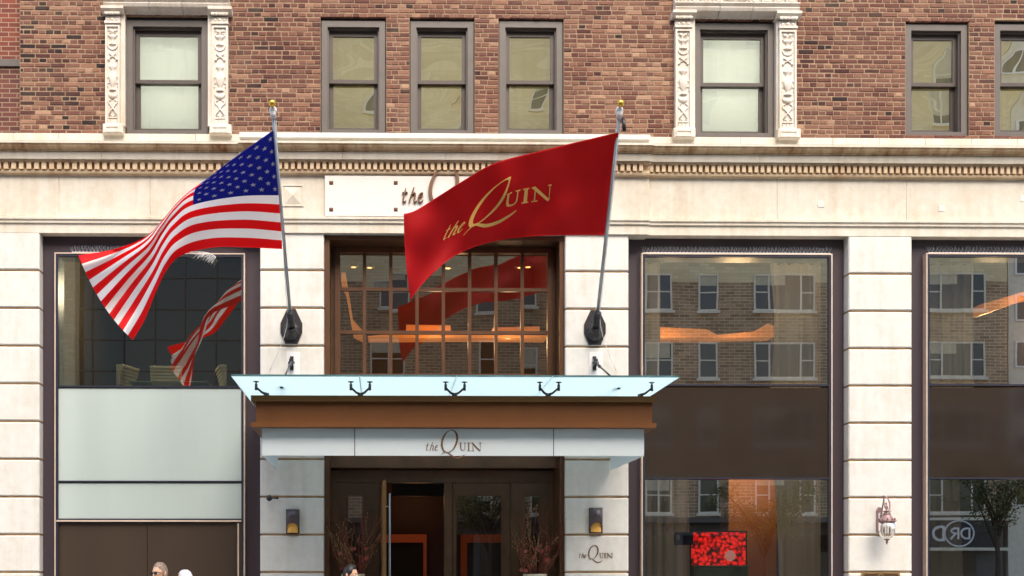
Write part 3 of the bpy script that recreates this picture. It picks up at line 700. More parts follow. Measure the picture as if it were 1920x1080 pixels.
# ================================================================== SIGN SLAB ON THE FRIEZE
sg = thing('name_sign', 'long white stone name sign with bronze letters on the frieze, partly behind the red flag', 'sign', (X(832), -.13, Z(407)))
zs0, zs1 = Z(406, 832, -.15), Z(330, 832, -.15)
mb = MB()
for a, b_ in ((609, 1057),): mb.cham(X(a, -.15), X(b_, -.15), -.15, -.112, zs0, zs1, .004)
mb.build('slab', 'signwhite', sg)
mb = MB()
for x in (621, 742, 922, 1044):
    for y in (343, 393):
        c = W(x, y, -.15); q = .028; mb.add([(c.x-q, -.1505, c.z-q), (c.x+q, -.1505, c.z-q), (c.x+q, -.1505, c.z+q), (c.x-q, -.1505, c.z+q), (c.x, -.17, c.z)], [(0, 1, 4), (1, 2, 4), (2, 3, 4), (3, 0, 4)])
mb.build('stud', 'bronzeletter', sg)
wall_letters('lettering', 'bronzeletter', sg, 752, 380, 26.5, -.15, .035)

# ================================================================== CANOPY
cn = thing('entrance_canopy', 'wide copper brown canopy with pale glass roof sheet and frosted name panel above the doors', 'canopy', (X(832), 0, Z(800)))
CY = -2.2
xa, xb = X(480, CY), X(1223, CY); xA, xB = X(470.5, CY-.05), X(1231, CY-.05)
def perim(x0, x1, y, z0, z1, w, nm, m):
    mb = MB(); mb.box(x0, x1, y, y+w, z0, z1); mb.box(x0, x0+w, y+w+.0005, -.1, z0+.0005, z1-.0005); mb.box(x1-w, x1, y+w+.0005, -.1, z0+.0005, z1-.0005); mb.build(nm, m, cn)
perim(xa, xb, CY, Z(796, 832, CY), Z(752, 832, CY), .10, 'fascia_frame', 'fascia')
for px_ in (640, 832, 1024): mb = MB(); mb.box(X(px_)-.03, X(px_)+.03, CY+.11, -.1, Z(790, 832, CY), Z(760, 832, CY)); mb.build('cross_beam', 'fascia', cn)
perim(xA, xB, CY-.05, Z(753, 832, CY-.05), Z(742, 832, CY-.05), .16, 'top_flange', 'fascia_cap')
perim(xA, xB, CY-.05, Z(801, 832, CY-.05), Z(792, 832, CY-.05), .16, 'bottom_flange', 'fascia')
PY = CY+.08; pa, pb_ = X(491, PY), X(1208, PY); pz1, pz0 = Z(801, 832, CY-.05)-.004, Z(854.5, 832, PY)
for a, b_ in ((491, 665), (665, 1038), (1038, 1208)):
    mb = MB(); mb.box(X(a, PY)+.005, X(b_, PY)-.005, PY, PY+.015, pz0, pz1); mb.build('frosted_panel', 'canopypanel', cn)
for s_, x in ((-1, pa), (1, pb_)):
    mb = MB(); mb.box(x-.001 if s_ < 0 else x-.014, x+.014 if s_ < 0 else x+.001, PY+.018, -.12, pz0, pz1); mb.build('side_panel', 'canopypanel', cn)
mb = MB()
for x in (665, 1038): mb.box(X(x, PY)-.0045, X(x, PY)+.0045, PY+.004, PY+.014, pz0, pz1)
mb.build('panel_joint', 'darkmetal', cn)
GYf = -2.52; gz = Z(706.5, 832, GYf)
GL, GR = X(433, GYf), X(1274, GYf)
edges = [GL]+[X(x, GYf) for x in (674, 856, 1036)]+[GR]
for i in range(4):
    mb = MB(); mb.box(edges[i]+.004, edges[i+1]-.004, GYf, -.10, gz-.002, gz+.017); mb.build('glass_sheet', 'canopyglass', cn)
    mb = MB(); mb.box(edges[i]+.005, edges[i+1]-.005, GYf-.006, GYf-.0005, gz-.0, gz+.022); mb.build('glass_edge', 'teal', cn)
# spider fittings
def spider(px, arms):
    b0 = W(px, 742, CY+.15); z0 = Z(742, 832, CY-.05); sp = MB(); c = Vector((b0.x, CY+.12, z0))
    sp.tube([c, c+Vector((0, 0, .05))], .035, 10); 
    for s_ in arms:
        e = c+Vector((s_*.115, -.10, gz-z0-.075)); sp.tube([c+Vector((0, 0, .04)), c+Vector((s_*.05, -.04, .055)), e], [.020, .014, .012], 8)
        sp.tube([e+Vector((0, 0, -.035)), e+Vector((0, 0, .04))], .017, 8); sp.tube([e+Vector((0, 0, .04)), (e.x, e.y, gz-.016)], .009, 8); sp.lathe([(.012, -.014), (.036, -.006), (.036, 0)], (e.x, e.y, gz-.004), 12)
    sp.build('spider_fitting', 'fitting', cn)
for px, ar in ((500, (-1,)), (676, (-1, 1)), (852, (-1, 1)), (1027, (-1, 1)), (1200, (1,))): spider(px, ar)
# tie rods to the wall
for px, s_ in ((547, -1), (1115, 1)):
    mb = MB(); a, b_ = W(px-10, 660, -.1), W(px+15, 712, -.1); mb.cham(a.x, b_.x, -.105, -.09, b_.z-.3, a.z, .003); mb.build('wall_plate', 'white', cn)
    c = W(px, 672, -.13); mb = MB(); mb.box(c.x-.025, c.x+.025, -.13, -.105, c.z-.16, c.z+.03)
    for q in (-1, 1): mb.box(c.x+q*.022-.007, c.x+q*.022+.007, -.22, -.13, c.z-.11, c.z-.02)
    mb.tube([(c.x-.045, -.19, c.z-.07), (c.x+.045, -.19, c.z-.07)], .016, 8)
    e = Vector((c.x+s_*.0, -1.75, gz+.05)); s0 = Vector((c.x, -.19, c.z-.07))
    mb.tube([s0, s0.lerp(e, .09)], .028, 8); mb.tube([s0.lerp(e, .09), s0.lerp(e, .93)], .013, 8); mb.tube([s0.lerp(e, .13), s0.lerp(e, .22)], .022, 8); mb.tube([s0.lerp(e, .9), e], .028, 8); mb.tube([e, e+Vector((0, 0, -.07))], .02, 8)
    mb.build('tie_rod', 'fitting', cn)
wall_letters('lettering', 'bronzeletter', cn, 797.5, 845, 15.0, PY, .006)

# ================================================================== FLAGPOLES
def pole_pts(side):
    if side < 0: b0 = W(545, 600, -.35); b1 = W(512.5, 218, -2.2); base = W(546.5, 640, -.09)
    else: b0 = W(1119, 600, -.35); b1 = W(1161, 218, -2.2); base = W(1115, 640, -.09)
    return b0, b1, base
def flagpole(side, label):
    b0, b1, base = pole_pts(side); d = (b1-b0).normalized()
    t = thing('flagpole', label, 'flagpole', (base.x, -.09, base.z), 'flagpoles angled out from the stone piers')
    # bracket: an elongated octagonal plate swelling into an eight-sided socket
    cx, zc0, zc1 = base.x, Z(646, 832, -.09), Z(581, 832, -.09)
    mb = MB(); hw = .152; zz0, zz1 = zc0, zc1; q = .085
    oct_ = [(cx-q, zz0), (cx+q, zz0), (cx+hw, zz0+.16), (cx+hw, zz1-.20), (cx+q*.7, zz1), (cx-q*.7, zz1), (cx-hw, zz1-.20), (cx-hw, zz0+.16)]
    mb.poly(oct_, -.115, -.091); mb.build('bracket_plate', 'darkmetal', t)
    mb = MB(); rings = []
    sock = b0-d*.16; top = b0+d*.02
    def ring(c, ax, r, squash=1):
        a = Vector((1, 0, 0)); a = (a-ax*a.dot(ax)).normalized(); bb = ax.cross(a).normalized(); return [c+a*r*math.cos(R(22.5+45*k))+bb*r*squash*math.sin(R(22.5+45*k)) for k in range(8)]
    ax0 = Vector((0, -1, 0))
    for c, ax, r, sq in ((Vector((cx, -.114, zc0+.17)), Vector((0, -1, 0)), .135, 1.05), (Vector((cx, -.17, zc0+.185)), Vector((0, -.9, .3)).normalized(), .10, 1.15), (sock.lerp(Vector((cx, -.2, zc0+.2)), .45), d, .074, 1), (sock, d, .062, 1), (sock+d*.02, d, .056, 1)):
        rings.append(ring(c, ax, r, sq))
    vs = [v for r_ in rings for v in r_]; fs = []
    for i in range(len(rings)-1):
        for j in range(8): fs.append((i*8+j, i*8+(j+1) % 8, (i+1)*8+(j+1) % 8, (i+1)*8+j))
    fs += [tuple(range(32, 40))]; mb.add(vs, fs)
    mb.tube([sock-d*.01, sock+d*.035], .068, 12); mb.tube([sock+d*.03, top+d*.10], .052, 12); mb.build('socket', 'darkmetal', t)
    mb = MB(); mb.tube([b0, b1], .024, 12, r2=.019); mb.build('pole', 'steel', t)
    mb = MB(); mb.tube([b1-d*.02, b1+d*.07], .035, 10); mb.lathe([(.02, 0), (.05, .02), (.045, .06), (.02, .09)], b1+d*.03, 10); mb.build('truck', 'white', t)
    mb = MB(); c = b1+d*.155; mb.tube([b1+d*.06, c], .008, 6); mb.ball(c, .044, 14); mb.build('finial_ball', 'gold', t)
    mb = MB(); pts = [b1-d*.05+Vector((.03, 0, 0)), b0+d*.6+Vector((side*.03, 0, -.02)), b0+Vector((side*.06, .02, -.1)), Vector((cx+side*.30, -.12, zc0-.38))]
    mb.tube(cr([tuple(p_) for p_ in pts], 5), .004, 5); mb.build('halyard', 'white', t)
    if side > 0:
        mb = MB(); c = b1-d*.0+Vector((.05, 0, -.02)); mb.tube([c+Vector((.0, 0, 0)), c+Vector((.015, 0, -.16))], .024, 8); mb.build('weight', 'darkmetal', t)
    return t
flagpole(-1, 'steel flagpole with gold ball and black socket, carrying the striped flag'); flagpole(1, 'steel flagpole with gold ball and black socket, carrying the red flag')

# ================================================================== FLAGS
def interp(keys, u):
    ks = [k[0] for k in keys]
    for i in range(len(ks)-1):
        if u <= ks[i+1] or i == len(ks)-2:
            t = (u-ks[i])/(ks[i+1]-ks[i]); g = lambda j: keys[min(max(j, 0), len(keys)-1)][1]
            a, b_, c_, d_ = g(i-1), g(i), g(i+1), g(i+2)
            return tuple(.5*((2*q)+(r-p_)*t+(2*p_-5*q+4*r-s_)*t*t+(-p_+3*q-3*r+s_)*t**3) for p_, q, r, s_ in zip(a, b_, c_, d_))
def flag_fn(top, mid, bot, vm, dep):
    def f(u, v):
        T, Mi, B = interp(top, u), interp(mid, u), interp(bot, u)
        # quadratic through the three curves
        l0 = (v-vm)*(v-1)/(vm); l1 = v*(v-1)/(vm*(vm-1)); l2 = v*(v-vm)/(1-vm)
        x = T[0]*l0+Mi[0]*l1+B[0]*l2; y = T[1]*l0+Mi[1]*l1+B[1]*l2
        return x, y, dep(u, v)
    return f
def flag_mesh(f, nu, nv, facem, name, mats, parent, thick=.003):
    mb = MB(); mb.smooth = True; P0 = [[W(*f(i/nu, j/nv)) for j in range(nv+1)] for i in range(nu+1)]
    def nrm(i, j):
        a = P0[min(i+1, nu)][j]-P0[max(i-1, 0)][j]; b_ = P0[i][min(j+1, nv)]-P0[i][max(j-1, 0)]; n = a.cross(b_).normalized()
        return n
    idx = lambda i, j: i*(nv+1)+j; n0 = (nu+1)*(nv+1)
    vs = [P0[i][j]+nrm(i, j)*thick/2 for i in range(nu+1) for j in range(nv+1)]+[P0[i][j]-nrm(i, j)*thick/2 for i in range(nu+1) for j in range(nv+1)]
    o = len(mb.v); mb.v += vs
    def af(fc, mi): mb.f.append(fc); mb.m.append(mi); mb.t.append(.5); mb.sm.append(True)
    for i in range(nu):
        for j in range(nv):
            mi = facem((i+.5)/nu, (j+.5)/nv); a = (idx(i, j), idx(i+1, j), idx(i+1, j+1), idx(i, j+1)); af(a, mi); af(tuple(n0+q for q in reversed(a)), mi)
    for i in range(nu):
        for j in (0, nv): a, b_ = idx(i, j), idx(i+1, j); af((a, n0+a, n0+b_, b_), facem((i+.5)/nu, .001 if j == 0 else .999))
    for j in range(nv):
        for i in (0, nu): a, b_ = idx(i, j), idx(i, j+1); af((a, b_, n0+b_, n0+a), facem(.001 if i == 0 else .999, (j+.5)/nv))
    return mb.build(name, mats, parent), P0, nrm
# --- striped flag
top = [(0, (514, 243)), (.2, (437, 298)), (.4, (378, 344)), (.5, (340, 374)), (.6, (302, 416)), (.72, (270, 446)), (.86, (215, 467)), (1, (147, 479))]
mid = [(0, (524.5, 366)), (.2, (448, 368)), (.4, (362, 384)), (.5, (326, 410)), (.6, (303, 441)), (.72, (281, 478)), (.86, (240, 524)), (1, (197, 577))]
bot = [(0, (529, 467)), (.2, (464, 464)), (.35, (400, 464)), (.5, (340, 479)), (.6, (312, 508)), (.72, (291, 550)), (.86, (271, 600)), (1, (249, 637))]
def dep_us(u, v):
    hoist = -2.1+(1.2)*v
    fly = -2.7+.8*v
    a = min(1, u*1.1); base = hoist*(1-a)+fly*a
    return base+.10*math.sin(u*9+v*1.2)*min(1, u*3)+.09*math.sin(u*6-v*9)*min(1, max(0, u-.3)*3)+.022*math.sin(u*23+v*8)*u+.035*math.sin(v*24+u*9)*max(0, u-.35)*2+.012*math.sin(u*40+v*5)*math.exp(-u*6)
fus = flag_fn(top, mid, bot, 7/13, dep_us)
fl = thing('striped_flag', 'flag with red and white stripes and silver stars on a blue canton, blowing left', 'flag', tuple(W(514, 243, -2.1)))
def fm(u, v):
    if u < .4 and v < 7/13: return 2
    return 0 if int(v*13) % 2 == 0 else 1
ob, P0, nrm_ = flag_mesh(fus, 100, 78, fm, 'flag_cloth', ['cloth_r', 'cloth_w', 'cloth_b'], fl)
for r_ in range(9):
    for c_ in range(6 if r_ % 2 == 0 else 5):
        cu = (c_*2+1+(r_ % 2))/12*.4; cv = (r_+1)/10*7/13
        mb = MB()
        for sd_ in (-1, 1):
            vs = []
            for k in range(10):
                rr = 1 if k % 2 == 0 else .4; a = R(90+36*k); du = .0130*rr*math.cos(a)*1.06; dv = -.0230*rr*math.sin(a)*1.0
                u, v = cu+du, cv+dv; e = .004; p0 = W(*fus(u, v)); n_ = (W(*fus(u+e, v))-p0).cross(W(*fus(u, v+e))-p0).normalized(); vs.append(p0+n_*.0035*sd_)
            u, v = cu, cv; p0 = W(*fus(u, v)); n_ = (W(*fus(u+.004, v))-p0).cross(W(*fus(u, v+.004))-p0).normalized(); vs.append(p0+n_*.0035*sd_)
            mb.add(vs, [(k, (k+1) % 10, 10) for k in range(10)])
        mb.build('star', 'cloth_s', fl)
# --- red banner
top = [(0, (1160, 248)), (.15, (1100, 262)), (.35, (1013, 283)), (.55, (930, 305)), (.7, (870, 338)), (.82, (825, 366)), (.93, (780, 394)), (1, (757, 401))]
bot = [(0, (1137, 441)), (.2, (1058, 441)), (.4, (975, 445)), (.55, (912, 456)), (.7, (856, 478)), (.82, (820, 505)), (.92, (789, 536)), (1, (770, 562))]
mid = [(k[0], ((k[1][0]+interp(bot, k[0])[0])/2+(-3 if k[0] > .9 else 0), (k[1][1]+interp(bot, k[0])[1])/2)) for k in top]
def dep_r(u, v):  # folds fan out from the hoist
    hoist = -2.1+1.1*v; fly = -2.15+.35*v; a = min(1, u*1.2); base = hoist*(1-a)+fly*a
    return base+.07*math.sin(u*7.5+v*2.5+.6)*min(1, u*4)+.05*math.sin(u*14-v*5)*min(1, u*3)+.012*math.sin(u*31+v*6)*min(1, u*5)+.026*math.sin(v*10-u*15)*math.exp(-u*2.0)*min(1, u*8)+.03*math.sin(v*9+u*16)*max(0, u-.5)+.10*max(0, u-.85)*6*(v-.3)
fr_ = flag_fn(top, mid, bot, .5, dep_r)
fb = thing('red_flag', 'crimson flag with gold name lettering blowing across the entrance', 'flag', tuple(W(1160, 248, -2.1)))
flag_mesh(fr_, 90, 44, lambda u, v: 0, 'flag_cloth', ['banner'], fb)
G = [[(i/60, j/40)+fr_(i/60, j/40)[:2] for j in range(41)] for i in range(61)]
def inv(px, py):
    u, v, _, _ = min((g for r_ in G for g in r_), key=lambda g: (g[2]-px)**2+(g[3]-py)**2)
    for _ in range(4):
        e = 1e-3; x, y, _ = fr_(u, v); xu, yu, _ = fr_(u+e, v); xv, yv, _ = fr_(u, v+e)
        a, b_, c_, d_ = (xu-x)/e, (xv-x)/e, (yu-y)/e, (yv-y)/e; det = a*d_-b_*c_
        if abs(det) < 1e-6: break
        dx, dy = px-x, py-y; u += (d_*dx-b_*dy)/det; v += (-c_*dx+a*dy)/det
    return u, v
BL = [(0, (829, 451)), (1.5, (864, 434)), (2.65, (894, 416)), (4.5, (951, 388)), (5.4, (984, 380)), (7.0, (1031, 374))]
UPV = [(0, (10, -27)), (1.5, (10, -26)), (2.6, (13, -27)), (3.6, (13, -27)), (4.5, (4, -26)), (7, (2, -28))]
def onflag(sd_):
    def mp(a, b_, h):
        sh_ = 2.2 if 1.9 < a < 5.1 and b_ < 0 else 1
        q = interp(BL, min(7.2, max(-.1, a))); up = interp(UPV, min(7.2, max(-.1, a))); x, y = q[0]+up[0]*b_, q[1]+up[1]*b_
        u, v = inv(x, y); p0 = W(*fr_(u, v)); e = .004; n_ = (W(*fr_(u+e, v))-p0).cross(W(*fr_(u, v+e))-p0).normalized()
        if n_.y > 0: n_ = -n_
        return p0+n_*(.003+h)*sd_
    return mp
mb = MB(); letters(mb, [[(a, b_, max(c_*1.35, .06)) for a, b_, c_ in s_] for s_ in LOGO], onflag(1), .0015)
mb.build('lettering', 'bannergold', fb)

# ================================================================== WALL LAMPS, SENSOR, LETTERING, LANTERN, PLAQUE
def wall_lamp(px, y0, y1, label):
    a, b_ = W(px-12.5, y1, -.1), W(px+12.5, y0, -.1); cx = (a.x+b_.x)/2; hw = (b_.x-a.x)/2; z0, z1 = a.z, b_.z
    t = thing('wall_lamp', label, 'wall lamp', (cx, -.09, z0), 'hooded lamps on the entrance piers')
    mb = MB(); mb.cham(cx-hw, cx+hw, -.12, -.091, z0, z1, .004); mb.build('back_plate', 'darkmetal', t)
    mb = MB(); vs = []; n = 14
    for j in range(n+1):
        an = math.pi*j/n; x = cx-hw*.97*math.cos(an); y = -.121-.10*math.sin(an); zb_a = z0+.02+(.125)*math.sin(an)**.7 if 0 < j < n else z0+.01
        vs += [(x, y, zb_a), (x, y, z1-.05), (cx-(hw*.9)*math.cos(an), -.121-.03*math.sin(an), z1-.004), (x*.97+cx*.03, y+.006, zb_a)]
    fs = []
    for j in range(n): b4 = j*4; fs += [(b4, b4+4, b4+5, b4+1), (b4+1, b4+5, b4+6, b4+2), (b4+3, b4+7, b4+4, b4)]
    mb.smooth = True; mb.add(vs, fs); mb.smooth = False; mb.add([vs[j*4+2] for j in range(n+1)], [tuple(range(n+1))]); mb.build('hood', 'hood', t)
    mb = MB(); vs = []
    for j in range(9): an = math.pi*j/8; vs += [(cx-hw*.80*math.cos(an), -.121-.05*math.sin(an), z0+.015), (cx-hw*.80*math.cos(an), -.121-.05*math.sin(an), z0+.2)]
    mb.add(vs, [(2*j, 2*j+2, 2*j+3, 2*j+1) for j in range(8)]); mb.build('lens', 'lampamber', t)
wall_lamp(549, 955, 1001, 'small dark hooded lamp with amber lens on the left entrance pier, under the ball sensor')
wall_lamp(1117, 952, 1000, 'small dark hooded lamp with amber lens just above the name letters on the pier')
c = W(505, 934, -.2); t = thing('wall_sensor', 'small black ball sensor on a short arm on the left entrance pier', 'sensor', (c.x, -.09, c.z))
mb = MB(); mb.ball(c, .043, 14); mb.build('ball_housing', 'darkmetal', t)
mb = MB(); mb.tube([c, (c.x+.06, -.13, c.z+.005), (c.x+.09, -.09, c.z+.01)], .010, 8); mb.ball((c.x+.10, -.095, c.z+.01), .018, 8); mb.build('arm', 'darkmetal', t)
t = thing('pier_lettering', 'raised bronze name letters on the pier below the right hooded lamp', 'sign', tuple(W(1085, 1049, -.09)))
wall_letters('letters', 'bronzeletter', t, 1085, 1046, 9.15, -.09, .006)
# lantern
c = W(1663, 990, -.28); L = thing('wall_lantern', 'dusty mauve carriage lantern with clear glass bowl on the right stone pier', 'wall lamp', (W(1648, 985, -.03).x, -.03, c.z))
M['mauve'] = plain('mauve_bronze', sh(150, 122, 120), .45, .2, var=.2, vscale=20)
bx_ = W(1648, 985, -.03).x; mb = MB(); zc_ = W(1648, 985, -.03).z
zp = lambda py: Z(py, 1660, -.2)
mb.poly([(bx_-.04, zp(996)), (bx_+.04, zp(1002)), (bx_+.04, zp(958)), (bx_+.015, zp(950)), (bx_-.015, zp(950)), (bx_-.04, zp(956))], -.055, -.031); mb.build('back_plate', 'mauve', L)
mb = MB(); mb.cham(bx_-.02, bx_+.02, -.075, -.055, zp(972), zp(961), .004); mb.build('photocell', 'white', L)
cx = c.x; mb = MB()
pts = [(bx_+.01, -.055, zp(975)), (bx_+.01, -.09, zp(960)), (bx_+.02, -.14, zp(938)), (cx-.01, -.20, zp(930)), (cx+.035, -.26, zp(938)), (cx+.035, -.29, zp(952)), (cx+.005, -.30, zp(958)), (cx-.03, -.29, zp(952)), (cx-.025, -.28, zp(944)), (cx-.0, -.28, zp(945))]
mb.tube(cr(pts, 5), .011, 8); mb.tube([(cx, -.28, zp(946)), (cx, -.28, zp(958))], .012, 8); mb.ball((cx, -.28, zp(951)), .018, 8); mb.tube([(bx_, -.05, zp(966)), (cx, -.28, zp(966))], .010, 8); mb.build('scroll_arm', 'mauve', L)
mb = MB(); z_ = zp(979); mb.lathe([(.11, 0), (.125, .008), (.128, .018), (.10, .022), (.085, .04), (.06, .085), (.045, .10), (.05, .105), (.05, .125), (.035, .13), (.035, .14), (.055, .145), (.055, .155), (.01, .16)], (cx, -.28, z_), 24)
for k in range(10): a = R(36*k); mb.ball((cx+.105*math.cos(a), -.28+.105*math.sin(a), z_+.035), .014, 6, 1, 1, 1.6)
mb.build('roof_cap', 'mauve', L)
mb = MB(); mb.lathe([(.108, 0), (.108, -.10), (.104, -.15), (.09, -.195), (.065, -.225), (.03, -.245)], (cx, -.28, z_-.002), 24); mb.build('glass_bowl', 'g_lamp', L)
mb = MB(); mb.lathe([(.04, 0), (.035, -.01), (.012, -.018), (.018, -.035), (.02, -.045), (.008, -.06), (.003, -.075)], (cx, -.28, z_-.243), 12)
mb.tube([(cx, -.28, z_), (cx, -.28, z_-.25)], .005, 6)
for s_ in (-1, 1): mb.tube(cr([(cx, -.28, z_-.22), (cx+s_*.03, -.28, z_-.20), (cx+s_*.04, -.28, z_-.14)], 4), .005, 6); mb.lathe([(.012, 0), (.012, .06), (.005, .085)], (cx+s_*.04, -.28, z_-.15), 8)
mb.build('candle_stem', 'mauve', L)
# plaque
t = thing('wall_plaque', 'dark bronze plaque with brass border and round emblem low on the right pier', 'plaque', tuple(W(1651, 1110, -.03)))
a, b_ = W(1617, 1120, -.04), W(1685, 1074.5, -.04); mb = MB(); mb.box(a.x, b_.x, -.05, -.031, a.z, b_.z); mb.build('plate', 'bronzedark', t)
mb = MB(); mb.ringbox(a.x-.012, b_.x+.012, a.z-.012, b_.z+.012, .02, -.056, -.031)
cc = ((a.x+b_.x)/2, b_.z-.07); mb.tube([(cc[0]+.05*math.cos(R(q)), -.054, cc[1]+.05*math.sin(R(q))) for q in range(0, 370, 15)], .005, 6)
for x in (a.x+.02, b_.x-.02): mb.ball((x, -.056, b_.z-.02), .008, 8)
mb.build('brass_border', 'brass', t)

# ================================================================== BIRD SPIKES
def spikes(x0, x1, y, label, loose=False):
    t = thing('bird_spikes', label, 'bird spikes', tuple(W((x0+x1)/2, y, .05)), 'bird spikes along the window tops'); mb = MB()
    xa, xb = X(x0, .05), X(x1, .05); z_ = Z(y, (x0+x1)/2, .05)+.003; mb.box(xa, xb, .05, .075, z_, z_+.006); mb.build('base_strip', 'white', t)
    mb = MB(); x = xa
    while x < xb:
        for dx, yy in ((rb.uniform(.02, .045), .055), (-rb.uniform(.02, .045), .07), (rb.uniform(-.01, .01), .035)):
            mb.tube([(x, .062, z_+.004), (x+dx, yy, z_+rb.uniform(.075, .10))], .0016, 4, caps=False)
        x += .052
    mb.build('spike_wires', 'steel', t)
spikes(135, 245, 473.5, 'thin wire bird spikes on top of the left bay window, beside the striped flag'); spikes(1207, 1558, 475, 'long row of wire bird spikes above the middle storefront window'); spikes(1742, 2090, 475, 'row of wire bird spikes above the rightmost storefront window')
# a strip come loose behind the flag
t = thing('loose_spike_strip', 'bent loose strip of wire bird spikes drooping over the left window glass', 'bird spikes', tuple(W(390, 475, 0)))
pts = cr([tuple(W(350, 473.5, .02)), tuple(W(375, 472.5, .0)), tuple(W(393, 475, -.02)), tuple(W(405, 482, -.02))], 8)
mb = MB(); mb.tube(pts, .004, 5)
for i in range(8, len(pts)):
    p0 = Vector(pts[i])
    for q in range(2): mb.tube([p0, p0+Vector((rb.uniform(-.10, -.02), rb.uniform(-.03, 0), rb.uniform(-.10, -.03)))], .0018, 4, caps=False)
mb.build('wire_strip', 'white', t)

# ================================================================== INSIDE THE ROOMS
FZ = 3.75
def office_chair(x, y, rot, label):
    t = thing('office_chair', label, 'chair', (x, y, FZ), 'cream chairs upstairs in the left window')
    mw = Matrix.Rotation(R(rot), 4, 'Z')
    def fin(mb, n, m): 
        mb.v = [mw @ v + Vector((x, y, FZ)) for v in mb.v]; mb.build(n, m, t)
    H = W(312, 688, y).z-FZ
    mb = MB()
    for k in range(9): 
        z0 = .50+(H-.50)*k/9; z1 = .50+(H-.50)*(k+1)/9; mb.cham(-.235, .235, -.02+.10*(k/9)**2*-1, .02, z0+.002, z1-.002, .008)
    fin(mb, 'backrest', 'chair')
    mb = MB(); mb.cham(-.235, .235, .02, .5, .44, .49, .01); fin(mb, 'seat', 'chair')
    mb = MB(); mb.tube([(0, .25, .1), (0, .25, .44)], .03, 10)
    for k in range(5): mb.tube([(0, .25, .1), (.28*math.cos(R(72*k)), .25+.28*math.sin(R(72*k)), .05)], .018, 6)
    fin(mb, 'pedestal', 'steel')
yc = 1.3
office_chair(W(312, 700, yc).x, yc, 3, 'cream ribbed office chair back, the large one in the left upper window'); office_chair(W(236, 700, yc+.3).x, yc+.3, 70, 'cream office chair turned sideways, left of the ribbed one'); office_chair(W(419, 700, yc+.3).x, yc+.3, -75, 'cream office chair seen edge on by the right side of the left window')
t = thing('office_table', 'pale green glass table in front of the cream chairs', 'table', (W(300, 720, 1.0).x, 1.0, FZ))
mb = MB(); a = W(246, 719.5, 1.0); b_ = W(395, 719.5, 1.0); mb.box(a.x, b_.x, .75, 1.15, a.z-.015, a.z); mb.build('table_top', 'tableglass', t)
mb = MB(); 
for x in (a.x+.1, b_.x-.1): mb.tube([(x, .95, FZ), (x, .95, a.z-.015)], .02, 8)
mb.build('leg', 'steel', t)
# curtains
def curtain(x0, x1, y, z0, z1, label, amp=.05, fl=.16, parent=None):
    t = thing('sheer_curtain', label, 'curtain', ((x0+x1)/2, y, z0), 'sheer curtains inside the right hand windows'); mb = MB(); mb.smooth = True
    n = max(16, int((x1-x0)/.02)); vs = []; rr = random.Random(int(x0*100)); ph = [rr.uniform(0, 6) for _ in range(3)]
    for j in range(n+1):
        s_ = j/n
        for k in range(7):
            q = k/6; x = x0+(x1-x0)*s_+.05*math.sin(q*5+ph[0])*(s_-.5); yy = y+amp*math.sin(x/fl*6.28+ph[1]+q)+amp*.4*math.sin(x/fl*2.7*3+ph[2])
            vs.append((x, yy, z0+(z1-z0)*q))
    fs = [(j*7+k, (j+1)*7+k, (j+1)*7+k+1, j*7+k+1) for j in range(n) for k in range(6)]
    mb.add(vs, fs); mb.build('drape', 'curtain', t)
    mb = MB(); mb.tube([(x0-.05, y, z1+.01), (x1+.05, y, z1+.01)], .012, 8); mb.build('curtain_rail', 'steel', t); return t
zu0, zu1 = 3.8, Z(470); zl0, zl1 = .05, 3.5
curtain(X(1206, .6), X(1236, .6), .6, zu0, zu1, 'narrow sheer curtain at the left side of the middle storefront window, upstairs')
curtain(X(1447, .6), X(1556, .6), .6, zu0, zu1, 'sheer grey curtain gathered at the right side of the middle storefront window, upstairs')
curtain(X(1745, .6), X(1825, .6), .6, zu0, zu1, 'sheer curtain gathered at the left of the rightmost storefront window, upstairs')
curtain(X(1208, .6), X(1292, .6), .6, zl0, zl1, 'sheer curtain beside the red flower picture, street level')
curtain(X(1455, .6), X(1560, .6), .6, zl0, zl1, 'dim sheer curtain right of the orange column, street level')
curtain(X(1745, .6), X(1800, .6), .6, zl0, zl1, 'sheer curtain in the rightmost window, street level')
# red flower picture
y = 1.9; t = thing('flower_picture', 'bright picture of red flowers with one pink bloom, behind the lower middle window', 'picture', tuple(W(1345, 1060, y)))
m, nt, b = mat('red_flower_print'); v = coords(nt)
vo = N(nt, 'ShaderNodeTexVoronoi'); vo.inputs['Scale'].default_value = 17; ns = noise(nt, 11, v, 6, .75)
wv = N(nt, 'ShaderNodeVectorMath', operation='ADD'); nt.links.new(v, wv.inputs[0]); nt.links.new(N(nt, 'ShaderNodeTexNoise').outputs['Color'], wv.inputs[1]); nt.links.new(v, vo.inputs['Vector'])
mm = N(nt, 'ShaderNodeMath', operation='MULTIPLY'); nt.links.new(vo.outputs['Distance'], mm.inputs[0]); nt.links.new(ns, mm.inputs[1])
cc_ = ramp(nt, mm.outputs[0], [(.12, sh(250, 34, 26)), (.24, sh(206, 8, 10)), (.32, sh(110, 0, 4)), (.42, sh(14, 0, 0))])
nt.links.new(cc_, b.inputs['Base Color']); nt.links.new(cc_, b.inputs['Emission Color']); b.inputs['Emission Strength'].default_value = .7; M['flowers'] = m  # emission added so the print looks lit, as with the bloom below
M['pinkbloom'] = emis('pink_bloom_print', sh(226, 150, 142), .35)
mb = MB(); a, b_ = W(1296, 1062, y), W(1398, 998, y); mb.box(a.x, b_.x, y, y+.05, a.z, b_.z); mb.build('glowing_print', 'flowers', t)
mb = MB(); mb.ringbox(a.x-.02, b_.x+.02, a.z-.02, b_.z+.02, .02, y-.01, y+.06); mb.build('frame', 'darkmetal', t)
mb = MB(); pc = W(1369, 1042, y-.004)
